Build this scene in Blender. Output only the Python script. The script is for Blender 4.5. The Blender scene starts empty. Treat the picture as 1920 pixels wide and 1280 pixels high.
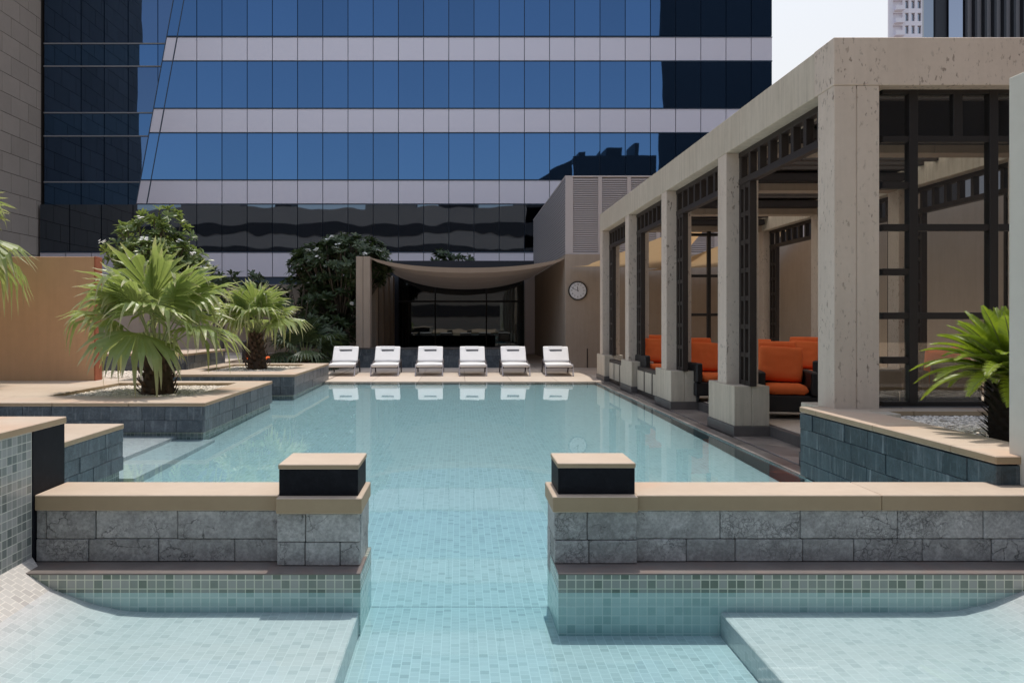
import bpy, bmesh, math, random
from mathutils import Vector, Matrix, noise as mnoise
random.seed(7)
S = bpy.context.scene
COL = S.collection
R = math.radians
F = 1500.0                      # focal length in photo pixels; camera 1.5 m above the water (z = 0)
VX, VY = 862.0, 601.0           # vanishing point of the pool axis in the photo
def P(u, v, Y):
    return Vector(((u-VX)*Y/F, Y, 1.5-(v-VY)*Y/F))

# ------------------------------------------------------------------ materials
def newmat(name):
    m = bpy.data.materials.new(name); m.use_nodes = True
    nt = m.node_tree; nt.nodes.clear()
    out = nt.nodes.new('ShaderNodeOutputMaterial')
    return m, nt, out
class N:
    """tiny node helper"""
    def __init__(s, nt): s.nt = nt
    def n(s, typ, **kw):
        nd = s.nt.nodes.new(typ)
        for k, v in kw.items():
            setattr(nd, k, v)
        return nd
    def link(s, a, b): s.nt.links.new(a, b)
    def val(s, sock, x):
        if hasattr(x, 'is_linked') or hasattr(x, 'links'): s.nt.links.new(x, sock)
        else: sock.default_value = x
    def math(s, op, a, b=None, c=None, clamp=False):
        nd = s.n('ShaderNodeMath', operation=op); nd.use_clamp = clamp
        s.val(nd.inputs[0], a)
        if b is not None: s.val(nd.inputs[1], b)
        if c is not None: s.val(nd.inputs[2], c)
        return nd.outputs[0]
    def mix(s, fac, a, b, blend='MIX'):
        nd = s.n('ShaderNodeMix', data_type='RGBA', blend_type=blend)
        s.val(nd.inputs[0], fac)
        for k, x in ((6, a), (7, b)):
            if isinstance(x, (tuple, list)): nd.inputs[k].default_value = (*x[:3], 1)
            else: s.link(x, nd.inputs[k])
        return nd.outputs[2]
    def noise(s, vec, scale, detail=4, rough=.55, dist=0):
        nd = s.n('ShaderNodeTexNoise'); nd.inputs['Scale'].default_value = scale
        nd.inputs['Detail'].default_value = detail; nd.inputs['Roughness'].default_value = rough
        nd.inputs['Distortion'].default_value = dist
        if vec is not None: s.link(vec, nd.inputs['Vector'])
        return nd
    def ramp(s, fac, stops, interp='LINEAR'):
        nd = s.n('ShaderNodeValToRGB'); cr = nd.color_ramp; cr.interpolation = interp
        while len(cr.elements) < len(stops): cr.elements.new(.5)
        for e, (p, c) in zip(cr.elements, stops):
            e.position = p
            e.color = (*c, 1) if isinstance(c, (tuple, list)) else (c, c, c, 1)
        s.link(fac, nd.inputs[0]); return nd.outputs[0]
    def bump(s, h, strength, dist=.01, normal=None):
        nd = s.n('ShaderNodeBump'); nd.inputs['Strength'].default_value = strength
        nd.inputs['Distance'].default_value = dist; s.link(h, nd.inputs['Height'])
        if normal is not None: s.link(normal, nd.inputs['Normal'])
        return nd.outputs[0]
    def scaled(s, vec, x, y, z):
        nd = s.n('ShaderNodeMapping'); nd.inputs['Scale'].default_value = (x, y, z)
        s.link(vec, nd.inputs[0]); return nd.outputs[0]
    def bsdf(s, out, color, rough=.6, normal=None, spec=.4, metallic=0., **kw):
        b = s.n('ShaderNodeBsdfPrincipled')
        if isinstance(color, (tuple, list)): b.inputs['Base Color'].default_value = (*color[:3], 1)
        else: s.link(color, b.inputs['Base Color'])
        s.val(b.inputs['Roughness'], rough); b.inputs['Specular IOR Level'].default_value = spec
        b.inputs['Metallic'].default_value = metallic
        if normal is not None: s.link(normal, b.inputs['Normal'])
        if out is not None: s.link(b.outputs[0], out.inputs[0])
        return b

def m_stone(name, c1, c2, scale=1.2, rough=.65, pits=0., streak=0., bump=.15, stain=None, island=0.):
    m, nt, out = newmat(name); g = N(nt)
    co = g.n('ShaderNodeTexCoord').outputs['Object']
    n1 = g.noise(co, scale, 6, .6); n2 = g.noise(co, scale*14, 4, .6)
    col = g.mix(g.ramp(n1.outputs[0], [(.32, 0), (.68, 1)]), c1, c2)
    col = g.mix(g.math('MULTIPLY', n2.outputs[0], .22), col, (c1[0]*.55, c1[1]*.52, c1[2]*.5))
    if stain:
        n3 = g.noise(co, scale*.9, 3, .5, 1.0)
        col = g.mix(g.ramp(n3.outputs[0], [(.55, 0), (.72, .55)]), col, stain)
    h = n2.outputs[0]
    if streak:
        ns = g.noise(g.scaled(co, 5, 5, .35), 2.2, 4, .6)
        col = g.mix(g.math('MULTIPLY', g.ramp(ns.outputs[0], [(.42, 0), (.75, 1)]), streak), col, (c1[0]*.42, c1[1]*.42, c1[2]*.38))
    if pits:
        np_ = g.noise(g.scaled(co, 1, 1, .45), 26, 3, .62)
        pm = g.ramp(np_.outputs[0], [(.585, 0), (.65, 1)])
        pm2 = g.ramp(g.noise(co, 2.3, 3).outputs[0], [(.38, 0), (.62, 1)])
        pm = g.math('MULTIPLY', pm, pm2)
        col = g.mix(g.math('MULTIPLY', pm, pits), col, (c1[0]*.3, c1[1]*.27, c1[2]*.25))
        h = g.math('SUBTRACT', g.math('MULTIPLY', n2.outputs[0], .3), pm)
    if island:
        geo = g.n('ShaderNodeNewGeometry')
        k = g.math('MULTIPLY_ADD', geo.outputs['Random Per Island'], island, 1-island/2)
        hv = g.n('ShaderNodeHueSaturation'); g.link(k, hv.inputs['Value']); g.link(col, hv.inputs['Color'])
        col = hv.outputs[0]
    nrm = g.bump(h, bump, .006)
    g.bsdf(out, col, rough, nrm, .3); return m

def m_slate(name, dark, mid, light, rough=.55, crack=.8, spec=.4, bump=.5, drip=0.):
    m, nt, out = newmat(name); g = N(nt)
    tc = g.n('ShaderNodeTexCoord').outputs['Object']
    geo = g.n('ShaderNodeNewGeometry')
    rnd = geo.outputs['Random Per Island']
    off = g.n('ShaderNodeVectorMath', operation='ADD'); g.link(tc, off.inputs[0])
    cmb = g.n('ShaderNodeCombineXYZ')
    for k in range(3): g.link(g.math('MULTIPLY', rnd, 17.0+k*11), cmb.inputs[k])
    g.link(cmb.outputs[0], off.inputs[1]); co = off.outputs[0]
    n1 = g.noise(co, 6, 6, .62, .6); n2 = g.noise(co, 55, 5, .65); n3 = g.noise(co, 2.2, 3, .5)
    base = g.ramp(rnd, [(0, dark), (.45, mid), (1, light)])
    col = g.mix(g.ramp(n1.outputs[0], [(.35, .55), (.65, 0)]), base, tuple(x*.5 for x in dark))
    col = g.mix(g.ramp(n3.outputs[0], [(.5, 0), (.72, .45)]), col, light)
    # branching cracks
    wob = g.n('ShaderNodeVectorMath', operation='MULTIPLY_ADD')
    g.link(g.noise(co, 9, 4, .6).outputs['Color'], wob.inputs[0]); wob.inputs[1].default_value = (.16, .16, .16); g.link(co, wob.inputs[2])
    vo = g.n('ShaderNodeTexVoronoi', feature='DISTANCE_TO_EDGE'); vo.inputs['Scale'].default_value = 7.5
    g.link(wob.outputs[0], vo.inputs['Vector'])
    line = g.ramp(vo.outputs['Distance'], [(0, 1), (.024, 0)])
    msk = g.ramp(g.noise(co, 4.2, 3).outputs[0], [(.47, 0), (.6, 1)])
    vo2 = g.n('ShaderNodeTexVoronoi', feature='DISTANCE_TO_EDGE'); vo2.inputs['Scale'].default_value = 30
    g.link(wob.outputs[0], vo2.inputs['Vector'])
    line2 = g.math('MULTIPLY', g.ramp(vo2.outputs['Distance'], [(0, .7), (.09, 0)]), g.ramp(g.noise(co, 3.1, 3).outputs[0], [(.5, 0), (.62, 1)]))
    ck = g.math('MAXIMUM', g.math('MULTIPLY', line, msk), line2)
    col = g.mix(g.ramp(n2.outputs[0], [(.40, .42), (.62, 0)]), col, tuple(x*.35 for x in dark))
    n5 = g.noise(co, 19, 5, .7); col = g.mix(g.ramp(n5.outputs[0], [(.50, 0), (.70, .35)]), col, tuple(min(1, x*1.35) for x in light))
    col = g.mix(g.math('MULTIPLY', ck, crack), col, tuple(x*.16 for x in dark))
    if drip:
        ns = g.noise(g.scaled(co, 8, 8, .7), 3, 4, .6)
        col = g.mix(g.math('MULTIPLY', g.ramp(ns.outputs[0], [(.56, 0), (.74, 1)]), drip), col, (.42, .46, .48))
    h = g.math('SUBTRACT', g.math('ADD', g.math('MULTIPLY', n1.outputs[0], .6), g.math('MULTIPLY', n2.outputs[0], .25)), g.math('MULTIPLY', ck, .6))
    g.bsdf(out, col, g.math('MULTIPLY_ADD', n2.outputs[0], .25, rough-.12), g.bump(h, bump, .008), spec); return m

def m_tile(name, ramp, grout, size=.05, bond=0., gw=.055, rough=.25, swap=False, lime=0.):
    m, nt, out = newmat(name); g = N(nt)
    uv = g.n('ShaderNodeUVMap').outputs[0]
    sp = g.n('ShaderNodeSeparateXYZ'); g.link(uv, sp.inputs[0])
    a, b = (sp.outputs[1], sp.outputs[0]) if swap else (sp.outputs[0], sp.outputs[1])
    a = g.math('DIVIDE', a, size); b = g.math('DIVIDE', b, size)
    fa = g.math('FLOOR', a)
    if bond:
        b = g.math('ADD', b, g.math('MULTIPLY', g.math('MODULO', g.math('ABSOLUTE', fa), 2.0), bond))
        wn0 = g.n('ShaderNodeTexWhiteNoise', noise_dimensions='1D'); g.link(fa, wn0.inputs['W'])
        b = g.math('ADD', b, g.math('MULTIPLY', wn0.outputs['Value'], .3))
    fb = g.math('FLOOR', b)
    cmb = g.n('ShaderNodeCombineXYZ'); g.link(fa, cmb.inputs[0]); g.link(fb, cmb.inputs[1])
    wn = g.n('ShaderNodeTexWhiteNoise', noise_dimensions='3D'); g.link(cmb.outputs[0], wn.inputs['Vector'])
    col = g.ramp(wn.outputs['Value'], ramp)
    def edge(x):
        fr = g.math('FRACT', x); return g.math('MINIMUM', fr, g.math('SUBTRACT', 1.0, fr))
    ed = g.math('MINIMUM', edge(a), edge(b))
    gm = g.ramp(ed, [(gw*.7, 1), (gw*1.3, 0)])
    co = g.n('ShaderNodeTexCoord').outputs['Object']
    nz = g.noise(co, 3.5, 4)
    col = g.mix(g.math('MULTIPLY', nz.outputs[0], .25), col, tuple(x*.72 for x in ramp[0][1]))
    col = g.mix(gm, col, grout)
    if lime:
        nl = g.noise(co, 1.4, 5, .6)
        col = g.mix(g.math('MULTIPLY', g.ramp(nl.outputs[0], [(.5, 0), (.75, 1)]), lime), col, (.6, .62, .56))
    h = g.ramp(ed, [(0, 0), (gw*1.6, 1)])
    g.bsdf(out, col, rough, g.bump(h, .25, .002), .5); return m

def m_plain(name, c, rough=.5, spec=.4, metallic=0., var=.25, scale=8, bump=0., bscale=60):
    m, nt, out = newmat(name); g = N(nt)
    co = g.n('ShaderNodeTexCoord').outputs['Object']
    n1 = g.noise(co, scale, 4)
    col = g.mix(g.math('MULTIPLY', n1.outputs[0], var), c, tuple(x*.55 for x in c))
    nrm = g.bump(g.noise(co, bscale, 3).outputs[0], bump, .004) if bump else None
    g.bsdf(out, col, rough, nrm, spec, metallic); return m

def m_leaf(name, a, b, trans=.35, rough=.45, tip=None):
    m, nt, out = newmat(name); g = N(nt)
    geo = g.n('ShaderNodeNewGeometry'); co = g.n('ShaderNodeTexCoord').outputs['Object']
    col = g.mix(geo.outputs['Random Per Island'], a, b)
    nz = g.noise(co, 3, 3); col = g.mix(g.math('MULTIPLY', nz.outputs[0], .35), col, tuple(x*.45 for x in a))
    if tip:
        uv = g.n('ShaderNodeUVMap'); sp = g.n('ShaderNodeSeparateXYZ'); g.link(uv.outputs[0], sp.inputs[0])
        col = g.mix(g.ramp(sp.outputs[1], [(.72, 0), (1., 1.)]), col, tip)
    p = g.bsdf(None, col, rough, None, .45)
    t = g.n('ShaderNodeBsdfTranslucent'); g.link(g.mix(.5, col, (b[0]*1.5, b[1]*1.6, b[2]*.8)), t.inputs[0])
    mx = g.n('ShaderNodeMixShader'); mx.inputs[0].default_value = trans
    g.link(p.outputs[0], mx.inputs[1]); g.link(t.outputs[0], mx.inputs[2]); g.link(mx.outputs[0], out.inputs[0]); return m

def m_mirror_glass(name, tint, wav=.0, wscale=.3, base=(.01, .012, .016), fac=.9):
    m, nt, out = newmat(name); g = N(nt)
    co = g.n('ShaderNodeTexCoord').outputs['Object']
    nrm = None
    if wav:
        geo = g.n('ShaderNodeNewGeometry')
        nrm = g.bump(g.noise(g.scaled(co, 1, 1, .8), wscale, 2, .4).outputs[0], wav, .1)
    gl = g.n('ShaderNodeBsdfGlossy'); gl.inputs['Roughness'].default_value = .015
    oi = g.n('ShaderNodeObjectInfo'); g.link(g.mix(oi.outputs['Random'], tuple(x*.90 for x in tint), tuple(x*1.08 for x in tint)), gl.inputs['Color'])
    if nrm: g.link(nrm, gl.inputs['Normal'])
    d = g.n('ShaderNodeBsdfDiffuse'); d.inputs[0].default_value = (*base, 1)
    mx = g.n('ShaderNodeMixShader'); mx.inputs[0].default_value = fac
    g.link(d.outputs[0], mx.inputs[1]); g.link(gl.outputs[0], mx.inputs[2]); g.link(mx.outputs[0], out.inputs[0]); return m

def m_clear_glass(name, tint=(.95, .96, .95), ior=1.5):
    m, nt, out = newmat(name); g = N(nt)
    fr = g.n('ShaderNodeFresnel'); fr.inputs[0].default_value = ior
    t = g.n('ShaderNodeBsdfTransparent'); t.inputs[0].default_value = (*tint, 1)
    gl = g.n('ShaderNodeBsdfGlossy'); gl.inputs['Roughness'].default_value = .01; gl.inputs['Color'].default_value = (.9, .9, .9, 1)
    mx = g.n('ShaderNodeMixShader'); g.link(fr.outputs[0], mx.inputs[0])
    g.link(t.outputs[0], mx.inputs[1]); g.link(gl.outputs[0], mx.inputs[2]); g.link(mx.outputs[0], out.inputs[0]); return m

def m_water():
    m, nt, out = newmat('pool_water'); g = N(nt)
    co = g.n('ShaderNodeTexCoord').outputs['Object']
    n1 = g.noise(g.scaled(co, 1.0, .55, 1), 2.6, 3, .5); n2 = g.noise(co, .7, 2)
    h = g.math('ADD', g.math('MULTIPLY', n1.outputs[0], .5), n2.outputs[0])
    nrm = g.bump(h, .05, .02)
    fr = g.n('ShaderNodeFresnel'); fr.inputs[0].default_value = 1.333; g.link(nrm, fr.inputs['Normal'])
    t = g.n('ShaderNodeBsdfTransparent'); t.inputs[0].default_value = (1, 1, 1, 1)
    gl = g.n('ShaderNodeBsdfGlossy'); gl.inputs['Roughness'].default_value = .02; g.link(nrm, gl.inputs['Normal'])
    gl.inputs['Color'].default_value = (1, 1, 1, 1)
    mx = g.n('ShaderNodeMixShader'); g.link(g.math('MULTIPLY', fr.outputs[0], .84), mx.inputs[0])
    g.link(t.outputs[0], mx.inputs[1]); g.link(gl.outputs[0], mx.inputs[2]); g.link(mx.outputs[0], out.inputs[0])
    va = g.n('ShaderNodeVolumeAbsorption'); va.inputs['Color'].default_value = (.50, .855, .90, 1); va.inputs['Density'].default_value = WATER_D
    g.link(va.outputs[0], out.inputs['Volume']); return m
WATER_D = 1.4

def m_fabric(name, c, trans=.3, rough=.85):
    m, nt, out = newmat(name); g = N(nt)
    co = g.n('ShaderNodeTexCoord').outputs['Object']
    n1 = g.noise(co, 2.5, 4); n2 = g.noise(co, 140, 2)
    col = g.mix(g.math('MULTIPLY', n1.outputs[0], .35), c, tuple(x*.7 for x in c))
    p = g.bsdf(None, col, rough, g.bump(n2.outputs[0], .2, .002), .15)
    t = g.n('ShaderNodeBsdfTranslucent'); g.link(col, t.inputs[0])
    mx = g.n('ShaderNodeMixShader'); mx.inputs[0].default_value = trans
    g.link(p.outputs[0], mx.inputs[1]); g.link(t.outputs[0], mx.inputs[2]); g.link(mx.outputs[0], out.inputs[0]); return m

M = {}
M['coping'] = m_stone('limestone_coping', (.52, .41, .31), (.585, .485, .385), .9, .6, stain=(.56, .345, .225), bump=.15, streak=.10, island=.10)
M['coping_shade'] = m_stone('shaded_coping_edge', (.37, .27, .165), (.44, .33, .21), 1.2, .65, bump=.12)  # same stone as the coping, darkened in colour to stand for shade
M['travertine'] = m_stone('pitted_travertine', (.62, .52, .43), (.69, .585, .49), 1.1, .7, pits=.8, streak=.12, bump=.35)
M['trav_smooth'] = m_stone('weathered_travertine', (.57, .495, .395), (.64, .565, .46), .8, .7, pits=.15, streak=.38, bump=.15)
M['deck'] = m_stone('deck_stone', (.56, .47, .38), (.64, .55, .46), .5, .6, stain=(.58, .44, .34), bump=.1, island=.16)
M['wetpave'] = m_stone('wet_paving_stone', (.17, .145, .13), (.33, .285, .255), 1.6, .28, stain=(.42, .36, .31), bump=.2, island=.5)
M['kerb'] = m_stone('dark_kerb_stone', (.10, .09, .085), (.15, .135, .125), 3, .45, bump=.2, island=.2)
M['slate_near'] = m_slate('grey_slate_near', (.37, .36, .345), (.47, .46, .445), (.58, .565, .545), .6, .85, bump=.7)
M['slate_blue'] = m_slate('blue_slate', (.055, .075, .095), (.09, .12, .145), (.15, .18, .20), .38, .6, drip=.35, spec=.5, bump=.5)
M['slate_deep'] = m_slate('deep_blue_slate', (.018, .036, .048), (.040, .066, .084), (.085, .12, .14), .38, .5, drip=.4, spec=.5, bump=.4)
M['slate_core'] = m_plain('slate_joint', (.05, .057, .062), .8)
M['black_slab'] = m_slate('black_slate_slab', (.010, .011, .015), (.012, .013, .018), (.016, .017, .022), .6, .25, spec=.12, bump=.15)
G0 = (.50, .53, .48)
M['tile_floor'] = m_tile('pale_mosaic_floor', [(0, (.53, .535, .535)), (.15, (.575, .58, .575)), (.4, (.62, .615, .61)), (1, (.66, .65, .645))], (.70, .70, .69), .05, .5, .04)
M['tile_pool'] = m_tile('aqua_mosaic_floor', [(0, (.485, .48, .485)), (.15, (.545, .54, .545)), (.4, (.60, .585, .595)), (1, (.645, .63, .635))], (.70, .68, .685), .05, .5, .05)
M['tile_under'] = m_tile('waterlit_aqua_mosaic', [(0, (.40, .57, .55)), (.3, (.52, .68, .65)), (1, (.62, .76, .73))], (.72, .80, .76), .05, 0, .055)  # pool lining; its pale aqua also stands for light scattered in the water
M['tile_slope'] = m_tile('pale_mosaic_slope', [(0, (.46, .43, .40)), (.25, (.53, .50, .46)), (1, (.60, .57, .53))], (.68, .64, .58), .05, .5, .05, swap=True)
M['tile_wall'] = m_tile('green_mosaic_wall', [(0, (.13, .17, .13)), (.3, (.24, .28, .24)), (.7, (.34, .36, .33)), (1, (.40, .41, .38))], (.62, .64, .52), .05, 0, .055, lime=.2)
M['tile_pier'] = m_tile('grey_mosaic_side', [(0, (.15, .17, .16)), (.25, (.24, .26, .24)), (.6, (.34, .35, .33)), (1, (.40, .40, .38))], (.56, .56, .50), .05, 0, .05, lime=.3)
M['ledge'] = m_stone('brown_ledge_stone', (.15, .13, .12), (.20, .175, .16), 4, .55, stain=(.20, .14, .12))
M['plaster_orange'] = m_stone('terracotta_render', (.63, .38, .22), (.71, .435, .255), .45, .8, bump=.12, streak=.10, stain=(.60, .39, .25))
M['brick_red'] = m_stone('red_rough_edge', (.38, .12, .06), (.50, .17, .09), 9, .85, bump=.8)
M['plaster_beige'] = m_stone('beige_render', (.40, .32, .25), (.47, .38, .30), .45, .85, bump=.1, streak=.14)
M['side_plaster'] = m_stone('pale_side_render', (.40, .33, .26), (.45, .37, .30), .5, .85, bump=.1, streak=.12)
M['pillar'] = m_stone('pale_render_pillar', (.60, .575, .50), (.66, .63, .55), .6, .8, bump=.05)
M['timber'] = m_plain('dark_timber', (.035, .026, .022), .5, .35, var=.4)
M['black_frame'] = m_plain('black_frame_metal', (.018, .015, .014), .45, .4)
M['glass'] = m_clear_glass('thin_glass')
M['dark_glass'] = m_mirror_glass('dark_pavilion_glass', (.085, .095, .10), .03, .8, (.006, .006, .008), .8)
M['facade_glass'] = m_mirror_glass('blue_facade_glass', (.078, .160, .30), .08, .28)
M['facade_glass_dark'] = m_mirror_glass('smoked_facade_glass', (.085, .145, .255), .12, .28)
M['facade_glass_low'] = m_mirror_glass('rippled_facade_glass', (.13, .16, .20), .22, .30)
M['spandrel'] = m_plain('lavender_grey_panel', (.82, .755, .80), .40, .5, .32, var=.06, scale=.2)
M['mullion'] = m_plain('mullion_metal', (.045, .07, .11), .4, .5)
M['trim'] = m_plain('aluminium_trim', (.30, .30, .31), .4, .5, var=.1)
M['louver'] = m_plain('grey_louver_metal', (.52, .47, .46), .5, .4, var=.1)
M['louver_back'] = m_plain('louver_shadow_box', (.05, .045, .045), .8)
M['sail'] = m_fabric('beige_sail_cloth', (.47, .36, .27), .18)
M['sail_orange'] = m_fabric('ochre_sail_cloth', (.62, .44, .25), .30)
M['fill_canvas'] = m_fabric('roof_fill_canvas', (.95, .90, .82), .88)
M['orange'] = m_fabric('orange_cushion_cloth', (1.0, .21, .06), .1)
M['wicker'] = m_plain('black_wicker', (.02, .018, .018), .5, .4, bump=.8, bscale=90)
M['white'] = m_fabric('white_towelling', (.84, .82, .80), .02)
M['grey_metal'] = m_plain('grey_lounger_frame', (.40, .37, .38), .4, .5, var=.15)
M['dark_metal'] = m_plain('dark_lounger_frame', (.06, .05, .055), .45, .4)
M['headpad'] = m_plain('grey_strap_cloth', (.09, .09, .10), .8, .2)
M['bark'] = m_plain('palm_bark', (.10, .07, .05), .9, .2, var=.6, scale=14, bump=1., bscale=40)
M['boot'] = m_plain('palm_leaf_base', (.12, .075, .05), .75, .3, var=.7, scale=12, bump=.6)
M['cycad_bark'] = m_plain('cycad_bark', (.03, .024, .018), .9, .2, var=.5, scale=14, bump=1., bscale=40)
M['palm'] = m_leaf('fan_palm_leaf', (.21, .29, .085), (.36, .42, .17), .36, .4, tip=(.55, .48, .30))
M['petiole'] = m_plain('palm_petiole', (.24, .28, .10), .5, .4)
M['cycad'] = m_leaf('cycad_leaf', (.18, .26, .022), (.33, .41, .045), .35, .4)
M['plum'] = m_leaf('plumeria_leaf', (.12, .19, .055), (.30, .36, .13), .28, .38)
M['shrub'] = m_leaf('dark_shrub_leaf', (.045, .075, .03), (.09, .125, .05), .2, .4)
M['branch'] = m_plain('grey_branch', (.16, .135, .11), .85, .2, var=.5)
M['blossom'] = m_plain('white_blossom', (.8, .78, .72), .7, .2, var=.1)
M['gravel'] = m_stone('gravel_bed', (.34, .29, .24), (.55, .49, .42), 30, .85, bump=.8)
M['pebble'] = m_stone('pale_pebble', (.66, .59, .50), (.80, .73, .64), 6, .7, island=.8)
M['pebble_grey'] = m_stone('grey_pebble', (.78, .70, .60), (.88, .81, .72), 6, .7, island=.7)
M['soil'] = m_plain('dark_soil', (.05, .04, .03), .95, .1, var=.5, bump=.6)
M['limestone_tower'] = m_stone('tower_limestone', (.52, .43, .355), (.58, .48, .40), .25, .75, bump=.05, island=.12)
M['joint'] = m_plain('stone_joint', (.07, .055, .045), .9)
M['ground'] = m_plain('city_ground', (.22, .20, .18), .9, .2, scale=.05)
M['roofdark'] = m_fabric('dark_roof_blind', (.035, .03, .03), .0)
M['whitewall'] = m_plain('white_tower_paint', (.86, .80, .84), .7, .3, var=.08, scale=.1)
M['winglass'] = m_mirror_glass('far_window_glass', (.35, .37, .40), 0)
M['grey_tower'] = m_plain('grey_tower_cladding', (.30, .29, .30), .5, .4, var=.1, scale=.1)
M['grey_glass'] = m_mirror_glass('grey_tower_glass', (.42, .44, .50), .02, .2)
M['city_a'] = m_plain('tan_city_wall', (.30, .28, .27), .8, .2, var=.15, scale=.1)
M['city_dark'] = m_plain('dark_city_wall', (.035, .037, .045), .5, .4, var=.2, scale=.1)
M['clock_face'] = m_plain('clock_face_white', (.74, .74, .76), .5, .4, var=.04)
M['clock_rim'] = m_plain('clock_rim_black', (.02, .017, .016), .35, .5)

# ------------------------------------------------------------------ mesh builder
class MB:
    def __init__(s): s.bm = bmesh.new(); s.uvs = None
    def face(s, pts):
        vs = [s.bm.verts.new(p) for p in pts]
        return s.bm.faces.new(vs)
    def box(s, x0, x1, y0, y1, z0, z1, bev=0., mat=None):
        c = [(x0, y0, z0), (x1, y0, z0), (x1, y1, z0), (x0, y1, z0), (x0, y0, z1), (x1, y0, z1), (x1, y1, z1), (x0, y1, z1)]
        return s.hexa(c, bev, mat)
    def hexa(s, c, bev=0., mat=None):
        c = [Vector(p) for p in c]
        if mat is not None: c = [mat @ p for p in c]
        v = [s.bm.verts.new(p) for p in c]
        fs = [s.bm.faces.new([v[i] for i in q]) for q in ((3, 2, 1, 0), (4, 5, 6, 7), (0, 1, 5, 4), (1, 2, 6, 5), (2, 3, 7, 6), (3, 0, 4, 7))]
        if bev:
            es = list({e for f in fs for e in f.edges})
            bmesh.ops.bevel(s.bm, geom=es, offset=bev, segments=1, affect='EDGES', profile=.5)
        return s
    def tube(s, pts, rad, n=8, cap=True):
        pts = [Vector(p) for p in pts]
        if not isinstance(rad, (list, tuple)): rad = [rad]*len(pts)
        rings = []; up = None
        for i, p in enumerate(pts):
            t = (pts[min(i+1, len(pts)-1)]-pts[max(i-1, 0)]).normalized()
            if up is None: up = Vector((0, 0, 1)) if abs(t.z) < .9 else Vector((1, 0, 0))
            a = t.cross(up).normalized(); b = a.cross(t).normalized(); up = b
            rings.append([s.bm.verts.new(p+(a*math.cos(2*math.pi*k/n)+b*math.sin(2*math.pi*k/n))*rad[i]) for k in range(n)])
        for r0, r1 in zip(rings, rings[1:]):
            for k in range(n):
                s.bm.faces.new((r0[k], r0[(k+1) % n], r1[(k+1) % n], r1[k]))
        if cap:
            s.bm.faces.new(list(reversed(rings[0]))); s.bm.faces.new(rings[-1])
        return s
    def bar(s, a, b, w, h, up=(0, 0, 1), bev=0.):
        a, b = Vector(a), Vector(b); d = (b-a); L = d.length; d.normalize()
        up = Vector(up)
        if abs(d.dot(up)) > .95: up = Vector((0, 1, 0))
        x = d.cross(up).normalized(); z = x.cross(d).normalized()
        m = Matrix((( x.x, d.x, z.x, a.x), (x.y, d.y, z.y, a.y), (x.z, d.z, z.z, a.z), (0, 0, 0, 1)))
        return s.box(-w/2, w/2, 0, L, -h/2, h/2, bev, m)
    def grid(s, fn, nu, nv):
        g = [[s.bm.verts.new(fn(i/nu, j/nv)) for j in range(nv+1)] for i in range(nu+1)]
        for i in range(nu):
            for j in range(nv):
                s.bm.faces.new((g[i][j], g[i+1][j], g[i+1][j+1], g[i][j+1]))
        return s
    def build(s, name, mat, parent=None, smooth=False, uv='box', flip=False):
        if uv == 'box':
            s.bm.normal_update()
            l = s.bm.loops.layers.uv.new('UVMap')
            for f in s.bm.faces:
                n = f.normal; ax = max(range(3), key=lambda k: abs(n[k]))
                for lp in f.loops:
                    c = lp.vert.co
                    lp[l].uv = ((c.y, c.z) if ax == 0 else (c.x, c.z) if ax == 1 else (c.x, c.y))
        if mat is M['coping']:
            mat = [M['coping'], M['coping_shade']]
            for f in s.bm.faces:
                if abs(f.normal.z) < .3: f.material_index = 1  # upright faces get the shade-darkened brown
        me = bpy.data.meshes.new(name)
        s.bm.to_mesh(me); s.bm.free()
        for mm in (mat if isinstance(mat, list) else [mat]): me.materials.append(mm)
        if smooth:
            for p in me.polygons: p.use_smooth = True
        o = bpy.data.objects.new(name, me); COL.objects.link(o)
        if parent is not None:
            o.parent = parent
            if tuple(parent_world(parent)) != (0, 0, 0):
                me.transform(Matrix.Translation(-parent_world(parent)))
        return o
def parent_world(o):
    v = Vector(o.location)
    while o.parent: o = o.parent; v += o.location
    return v
def tag(o, label=None, cat=None, group=None, kind=None):
    if label: o['label'] = label
    if cat: o['category'] = cat
    if group: o['group'] = group
    if kind: o['kind'] = kind
    return o
def thing(name, label, cat, loc=(0, 0, 0), group=None):
    o = bpy.data.objects.new(name, None); COL.objects.link(o); o.location = loc
    o.empty_display_size = .2
    return tag(o, label, cat, group)
def struct(name, mb, mat, **kw):
    return tag(mb.build(name, mat, **kw), kind='structure')
def copy_tree(o, loc=None, rz=None, parent=None):
    c = o.copy(); COL.objects.link(c)
    if parent is not None: c.parent = parent
    for ch in [x for x in o.children]: copy_tree(ch, None, None, c)
    if loc is not None: c.location = loc
    if rz is not None: c.rotation_euler = (0, 0, rz)
    return c

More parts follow.
